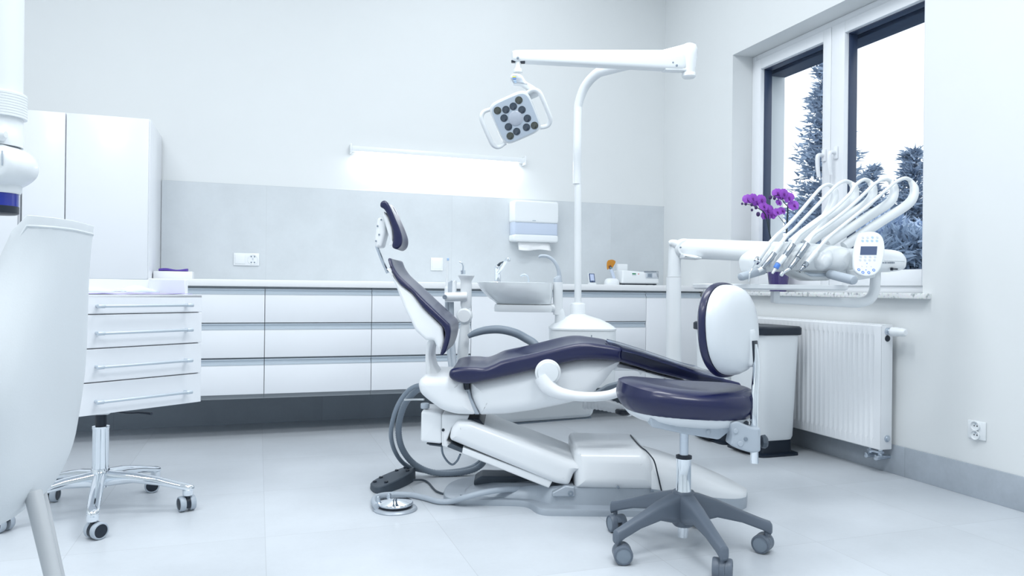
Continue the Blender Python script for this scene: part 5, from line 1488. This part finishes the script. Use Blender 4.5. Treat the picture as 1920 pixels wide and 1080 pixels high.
bm = nb(); tube(bm, [Vector((tp.x, 4.735, WT + 0.118)), Vector((tp.x + 0.008, 4.71, WT + 0.135)), Vector((tp.x + 0.014, 4.67, WT + 0.142))], [0.012, 0.010, 0.008], 12, 4, 0.6); obj('lever', bm, DGPLA, TAP, label='dark tap lever')
# small display on a stand
ty = 4.66
e_ = on_y(1111, 528, ty)
TM = thing('tabletop_display', 'small dark-framed display on a white stand right of the light pole', 'display', (e_.x, ty, WT))
Ls = frame((e_.x, ty, WT + 0.0), Vector((1, 0.05, 0)), z=(Z0 + Vector((0, 0.25, 0))).normalized())
bm = nb(); box(bm, (-0.024, -0.012, 0.001), (0.024, 0.03, 0.012), 0.003, 2, Matrix.Translation(Vector((e_.x, ty, WT)))); box(bm, (-0.025, -0.001, 0.002), (0.025, 0.006, 0.082), 0.002, 2, Ls); obj('stand', bm, WPLA, TM)
bm = nb(); box(bm, (-0.0215, -0.006, 0.016), (0.0215, -0.001, 0.079), 0.002, 2, Ls); obj('bezel', bm, SCREEN, TM)
bm = nb(); box(bm, (-0.0145, -0.0068, 0.027), (0.0145, -0.0058, 0.073), 0.001, 1, Ls); obj('screen', bm, SCREENL, TM, label='pale blue screen')
bm = nb(); c = Ls @ Vector((0, -0.006, 0.0205)); cyl(bm, c, c + (Ls.to_3x3() @ Vector((0, -0.0012, 0))), 0.003, 10); obj('button', bm, BLACK, TM)
# curing light in its charging base
cy_ = 4.66
b0 = on_y(1146, 530, cy_)
CB = thing('charging_base', 'rounded white charging base on the worktop holding the curing light', 'charging base', (b0.x, cy_, WT))
bm = nb(); superloft(bm, [(Vector((b0.x + 0.004, cy_, WT + z)), Vector((0.054 * k, 0, 0)), Vector((0, 0.04 * k, 0)), 2.6) for z, k in ((0.0008, 0.98), (0.004, 1.0), (0.022, 0.96), (0.036, 0.86), (0.044, 0.66), (0.047, 0.35))], 32); obj('base_body', bm, WPLA, CB)
CLt = thing('curing_light', 'hand curing light with an amber shield leaning in its white base', 'curing light', (b0.x, cy_, WT + 0.04))
cD = adz(Vector((b0.x, cy_, 0.95)))[1] - 0.005
bm = nb(); tube(bm, [pt(1152.5, 525.5, cD), pt(1149, 514, cD), pt(1144.5, 503, cD)], [0.011, 0.0115, 0.0105], 14, 4); obj('light_handle', bm, SMOKE, CLt)
bm = nb(); tube(bm, [pt(1145.5, 504, cD - 0.002), pt(1143, 498, cD - 0.002)], [0.0115, 0.009], 12, 2); obj('collar', bm, pbr('brown_plastic', (0.16, 0.06, 0.03), 0.3), CLt)
bm = nb(); c = pt(1145.6, 502.3, cD - 0.012); box(bm, (-0.006, -0.002, -0.0035), (0.006, 0.002, 0.0035), 0.001, 1, frame(c, R0, y=F0)); obj('display_window', bm, pbr('cyan_plastic', (0.10, 0.42, 0.50), 0.3), CLt)
px_slab('amber_shield', [(1138.5, 505), (1137.5, 496), (1139, 489.5), (1143, 487.3), (1148.5, 487), (1153, 489), (1154, 492), (1151, 498), (1147, 503), (1143, 501), (1140.5, 505)], cD, cD - 0.004, cD + 0.001, AMBER, CLt, 0.0012, n=4)
# amalgam mixer
ay = 4.62
m0, m1 = on_y(1166, 531, ay), on_y(1236, 533, ay)
AM = thing('capsule_mixer', 'white capsule mixing machine on the worktop near the corner', 'mixing machine', ((m0.x + m1.x) / 2, ay + 0.06, WT))
xw = m1.x - m0.x
X_ = lambda t: m0.x + xw * t
bm = nb(); P = round_poly([(X_(0), WT + 0.012), (X_(1.0), WT + 0.012), (X_(1.0), WT + 0.055), (X_(0.96), WT + 0.06), (X_(0.94), WT + 0.088), (X_(0.02), WT + 0.104)], 0.01)
slab(bm, P, ay, ay + 0.15, 0.012, 3, 1, None, lambda a, d, z: Vector((a, d, z))); obj('mixer_body', bm, WPLA, AM)
bm = nb()
for t in (0.08, 0.9):
    for yy in (0.02, 0.12): cyl(bm, (X_(t), ay + yy, WT + 0.0005), (X_(t), ay + yy, WT + 0.013), 0.01, 12)
box(bm, (X_(0.05), ay + 0.012, WT + 0.004), (X_(0.95), ay + 0.13, WT + 0.012))
obj('feet', bm, BLACK, AM)
bm = nb(); box(bm, (X_(0.07), ay + 0.10, WT + 0.098), (X_(0.33), ay + 0.13, WT + 0.150), 0.004); obj('rear_panel', bm, WPLA, AM)
bm = nb(); box(bm, (X_(0.27), ay - 0.001, WT + 0.075), (X_(0.37), ay + 0.002, WT + 0.084), 0.0005); obj('digit_display', bm, pbr('green_digits', (0.03, 0.25, 0.12), 0.3), AM)
bm = nb(); box(bm, (X_(0.27), ay - 0.001, WT + 0.067), (X_(0.38), ay + 0.002, WT + 0.072), 0.0005); obj('print_line', bm, PALEGREY, AM)
bm = nb(); cyl(bm, (X_(0.44), ay + 0.001, WT + 0.079), (X_(0.44), ay - 0.0015, WT + 0.079), 0.004, 12); obj('red_button', bm, pbr('red_plastic', (0.65, 0.18, 0.16), 0.4), AM)
bm = nb(); box(bm, (X_(0.62), ay - 0.003, WT + 0.048), (X_(0.98), ay + 0.10, WT + 0.102), 0.004); obj('clear_lid', bm, clear_mat('lid_clear', (0.97, 0.98, 1.0), 0.15, 0.05), AM)
bm = nb(); box(bm, (X_(0.60), ay + 0.0, WT + 0.094), (X_(0.92), ay + 0.012, WT + 0.099), 0.001); obj('lid_hinge', bm, MGPLA, AM)
bm = nb(); box(bm, (X_(0.66), ay - 0.004, WT + 0.055), (X_(0.81), ay + 0.004, WT + 0.088), 0.002); mf = obj('mixing_fork', bm, GPLA, AM)
bm = nb(); box(bm, (X_(0.685), ay - 0.0055, WT + 0.060), (X_(0.785), ay - 0.0035, WT + 0.082), 0.001); obj('capsule', bm, MGPLA, mf)

# ------------------------------------------------------------------ orchid on the window sill
oc = Vector((2.935, 3.685, 0.8625))
OD = adz(oc)[1]
OR = thing('potted_orchid', 'purple orchid in a purple pot on the window sill', 'potted plant', tuple(oc))
bm = nb(); lathe(bm, oc, Z0, [(0.047, 0.0), (0.049, 0.004), (0.062, 0.105), (0.064, 0.118), (0.061, 0.120), (0.058, 0.110), (0.045, 0.02), (0.001, 0.02)], 36); obj('pot', bm, POTP, OR)
bm = nb(); lathe(bm, oc + Z0 * 0.09, Z0, [(0.058, -0.002), (0.055, 0.012), (0.001, 0.016)], 20); obj('soil', bm, BARK, OR)
def oq(x, y, dd=0.0): return pt(1380 + x / 8.305, 330 + y / 8.305, OD + dd)
def stem(pts_, r, name='stem'):
    bm = nb(); tube(bm, pts_, r, 8, 6); return obj(name, bm, STEM, OR)
stem([oc + Z0 * 0.10, oq(545, 1000), oq(505, 800), oq(470, 640), oq(430, 560, -0.02), oq(340, 500, -0.03), oq(230, 450, -0.03), oq(95, 432, -0.02)], [0.0045, 0.0042, 0.004, 0.0036, 0.003, 0.0026, 0.002, 0.0015])
stem([oc + Z0 * 0.10, oq(550, 1000, 0.01), oq(525, 900, 0.01), oq(510, 700, 0.01), oq(505, 600, 0)], [0.003, 0.003, 0.0028, 0.0024], 'support_stick')
stem([oc + Z0 * 0.10, oq(775, 980, 0.02), oq(790, 850, 0.03), oq(800, 640, 0.03), oq(805, 480, 0.02), oq(770, 440, 0.0), oq(735, 395, 0), oq(720, 330, -0.01), oq(640, 300, -0.02), oq(535, 332, -0.02)], [0.005, 0.005, 0.005, 0.0048, 0.0036, 0.003, 0.0028, 0.0024, 0.002, 0.0015])
stem([oq(765, 750, 0.03), oq(715, 690, 0.01), oq(655, 615, -0.01)], [0.002, 0.0018, 0.0015])
def flower(c, size, face, spin, k):
    n_ = face.normalized(); u, v = axes_for(n_)
    u, v = u * math.cos(spin) + v * math.sin(spin), v * math.cos(spin) - u * math.sin(spin)
    bm = nb()
    for an, ln, w in ((90, 1.0, 0.42), (18, 1.05, 0.70), (162, 1.05, 0.70), (-52, 1.0, 0.42), (-128, 1.0, 0.42)):
        t = math.radians(an); d = u * math.cos(t) + v * math.sin(t); s = n_.cross(d)
        rows = []
        for i, (r, ww) in enumerate(((0.06, 0.2), (0.25, 0.7), (0.5, 1.0), (0.75, 0.92), (0.92, 0.6), (1.0, 0.15))):
            cup = 0.10 * math.sin(r * 2.2) - 0.16 * r * r
            rows.append([c + d * (r * ln * size) + s * (q * ww * w * size) + n_ * (size * (cup - 0.10 * abs(q) * ww)) for q in (-1, -0.5, 0, 0.5, 1)])
        bridge(bm, rows, closed=False)
    o = obj('flower', bm, PETAL, OR, 60)
    bm = nb()
    sphere(bm, c + n_ * size * 0.16 - v * size * 0.12, size * 0.20, (0.9, 0.9, 1.2), 10, 8)
    tube(bm, [c + n_ * size * 0.1 - v * size * 0.1, c + n_ * size * 0.28 - v * size * 0.34, c + n_ * size * 0.18 - v * size * 0.5], [size * 0.12, size * 0.14, size * 0.03], 8, 4)
    obj('lip', bm, PETALD, o)
random.seed(3)
fl_ = [(185, 360, 1.0), (262, 345, 0.9), (330, 400, 1.0), (400, 372, 1.1), (430, 470, 0.95), (500, 535, 1.15), (555, 600, 1.0), (640, 560, 0.85), (645, 265, 1.0), (750, 275, 1.0), (690, 310, 0.9), (825, 335, 1.05), (900, 455, 1.1), (670, 415, 0.7), (720, 540, 0.85), (450, 620, 0.8)]
for k, (x, y, s) in enumerate(fl_):
    face = (-F0 + R0 * random.uniform(-0.5, 0.5) + Z0 * random.uniform(-0.15, 0.35))
    flower(oq(x, y, random.uniform(-0.04, 0.02)), 0.031 * s, face, random.uniform(-0.3, 0.3), k)
for x, y, r in ((95, 432, 0.0062), (152, 437, 0.0075), (245, 448, 0.008), (312, 490, 0.0095), (248, 530, 0.007), (345, 595, 0.0115), (535, 332, 0.0105), (600, 345, 0.009)):
    bm = nb(); sphere(bm, oq(x, y, -0.03), r, (1, 1, 1.25), 12, 9); obj('bud', bm, BUD, OR)
for an, ln, up_ in ((150, 0.16, 0.07), (20, 0.15, 0.05), (250, 0.13, 0.03), (200, 0.17, 0.06), (320, 0.12, 0.05)):
    t = math.radians(an); d = Vector((math.cos(t) * 0.4, math.sin(t), 0)).normalized(); s = Z0.cross(d)
    bm = nb(); rows = []
    for i in range(9):
        r = i / 8; w = 0.026 * math.sin(math.pi * min(1, r * 0.92 + 0.08)) + 0.003
        ctr = oc + Z0 * (0.115 + up_ * math.sin(r * 2.0)) + d * (ln * r * 0.75)
        rows.append([ctr + s * (q * w) + Z0 * (0.006 * abs(q)) for q in (-1, -0.5, 0, 0.5, 1)])
    bridge(bm, rows, closed=False); o = obj('leaf', bm, LEAFM, OR, 60)

# ------------------------------------------------------------------ outside the window
GZ = -0.35
bm = nb(); box(bm, (XO, -25, GZ - 0.2), (60, 45, GZ)); o = struct('lawn', bm, LAWN)
def sprays(bm, p, d, n, size, rnd):
    for _ in range(n):
        q = p + Vector((rnd.uniform(-1, 1), rnd.uniform(-1, 1), rnd.uniform(-0.7, 0.7))) * size * 0.8
        e = (d + Vector((rnd.uniform(-1, 1), rnd.uniform(-1, 1), rnd.uniform(-0.6, 0.6))) * 0.8).normalized()
        s = e.cross(Vector((rnd.uniform(-1, 1), rnd.uniform(-1, 1), rnd.uniform(-1, 1)))).normalized()
        L_, w = size * rnd.uniform(0.7, 1.5), size * rnd.uniform(0.10, 0.20)
        v = [bm.verts.new(q - s * w), bm.verts.new(q + e * L_ * 0.6 - s * w * 0.8), bm.verts.new(q + e * L_), bm.verts.new(q + s * w)]
        bm.faces.new(v)
def conifer(px, ptop, D, width, label, seed, levels=46, droop=0.12, size=0.11, mat=None, dens=5, gap=0.0):
    rnd = random.Random(seed)
    base = pt(px, 550, D); top_z = pt(px, ptop, D).z
    base = Vector((base.x, base.y, GZ)); h = top_z - GZ
    t = thing('conifer_tree', label, 'tree', tuple(base), group='trees outside the window')
    bm = nb(); cyl(bm, base, base + Z0 * h, width * 0.075, 10, 0, 0.008); obj('trunk', bm, BARK, t)
    bm = nb()
    for i in range(levels):
        f = (i + rnd.random() * 0.6) / levels
        z = h * (0.05 + 0.945 * f)
        Ls_ = width * (1 - f) ** 0.85 + 0.05
        for k in range(9 if f < 0.8 else 6):
            if rnd.random() < gap: continue
            an = rnd.random() * 6.283; L_ = Ls_ * rnd.uniform(0.55, 1.15)
            d = Vector((math.cos(an), math.sin(an), 0))
            m_ = max(2, int(L_ / (size * 1.1)))
            for j in range(m_ + 1):
                r = (j + 0.5) / (m_ + 1)
                p = base + Z0 * (z + L_ * (0.20 * r - droop * 2.2 * r * (1 - r))) + d * (L_ * r)
                sprays(bm, p, d + Z0 * 0.25, dens, size * (0.75 + 0.35 * (1 - r)), rnd)
    obj('foliage', bm, mat or NEEDLE, t, 180)
conifer(1548, 112, 12.5, 1.05, 'tall blue-grey spruce in front of the left window sash', 1, 52, size=0.15, dens=6)
conifer(1711, 277, 15.0, 0.95, 'smaller pointed conifer seen at the right end of the window', 2, 38, 0.05, size=0.15, dens=6)
conifer(1630, 312, 19.0, 1.2, 'low broad conifer between the tall spruce and the small one', 3, 30, 0.1, size=0.17, dens=6)
def bush(px, ptop, D, wpx, label, seed, mat, n=900, size=0.11):
    rnd = random.Random(seed)
    b = pt(px, 550, D); tz = pt(px, ptop, D).z; w = wpx / FOC * D / 2
    base = Vector((b.x, b.y, GZ)); h = tz - GZ
    t = thing('garden_shrub', label, 'shrub', tuple(base), group='shrubs outside the window')
    bm = nb()
    for k in range(5):
        an = k * 1.26 + rnd.random(); cyl(bm, base, base + Vector((math.cos(an) * w * 0.35, math.sin(an) * w * 0.35, h * 0.75)), 0.025, 6, 0, 0.006)
    obj('stems', bm, BARK, t)
    bm = nb()
    lobes = [(Vector((rnd.uniform(-0.6, 0.6) * w, rnd.uniform(-0.5, 0.5) * w, h * rnd.uniform(0.35, 0.78))), w * rnd.uniform(0.35, 0.6)) for _ in range(11)]
    lobes.append((Vector((0, 0, h * 0.72)), w * 0.5))
    for _ in range(n):
        c, r = rnd.choice(lobes)
        d = Vector((rnd.gauss(0, 1), rnd.gauss(0, 1), rnd.gauss(0, 1))).normalized()
        p = base + c + d * r * rnd.uniform(0.55, 1.0); p.z = min(p.z, tz); p.z = max(p.z, GZ + 0.03)
        sprays(bm, p, d, 4, size * rnd.uniform(0.7, 1.3), rnd)
    obj('foliage', bm, mat, t, 180)
bush(1706, 385, 8.6, 130, 'dark shrub filling the lower right of the window', 4, NEEDLE3, 2300, 0.13)
bush(1600, 400, 7.2, 120, 'dark shrub behind the curved hose arms', 5, NEEDLE3, 2000, 0.13)
bush(1500, 392, 8.6, 120, 'dark shrub behind the orchid flowers', 6, NEEDLE3, 2000, 0.13)
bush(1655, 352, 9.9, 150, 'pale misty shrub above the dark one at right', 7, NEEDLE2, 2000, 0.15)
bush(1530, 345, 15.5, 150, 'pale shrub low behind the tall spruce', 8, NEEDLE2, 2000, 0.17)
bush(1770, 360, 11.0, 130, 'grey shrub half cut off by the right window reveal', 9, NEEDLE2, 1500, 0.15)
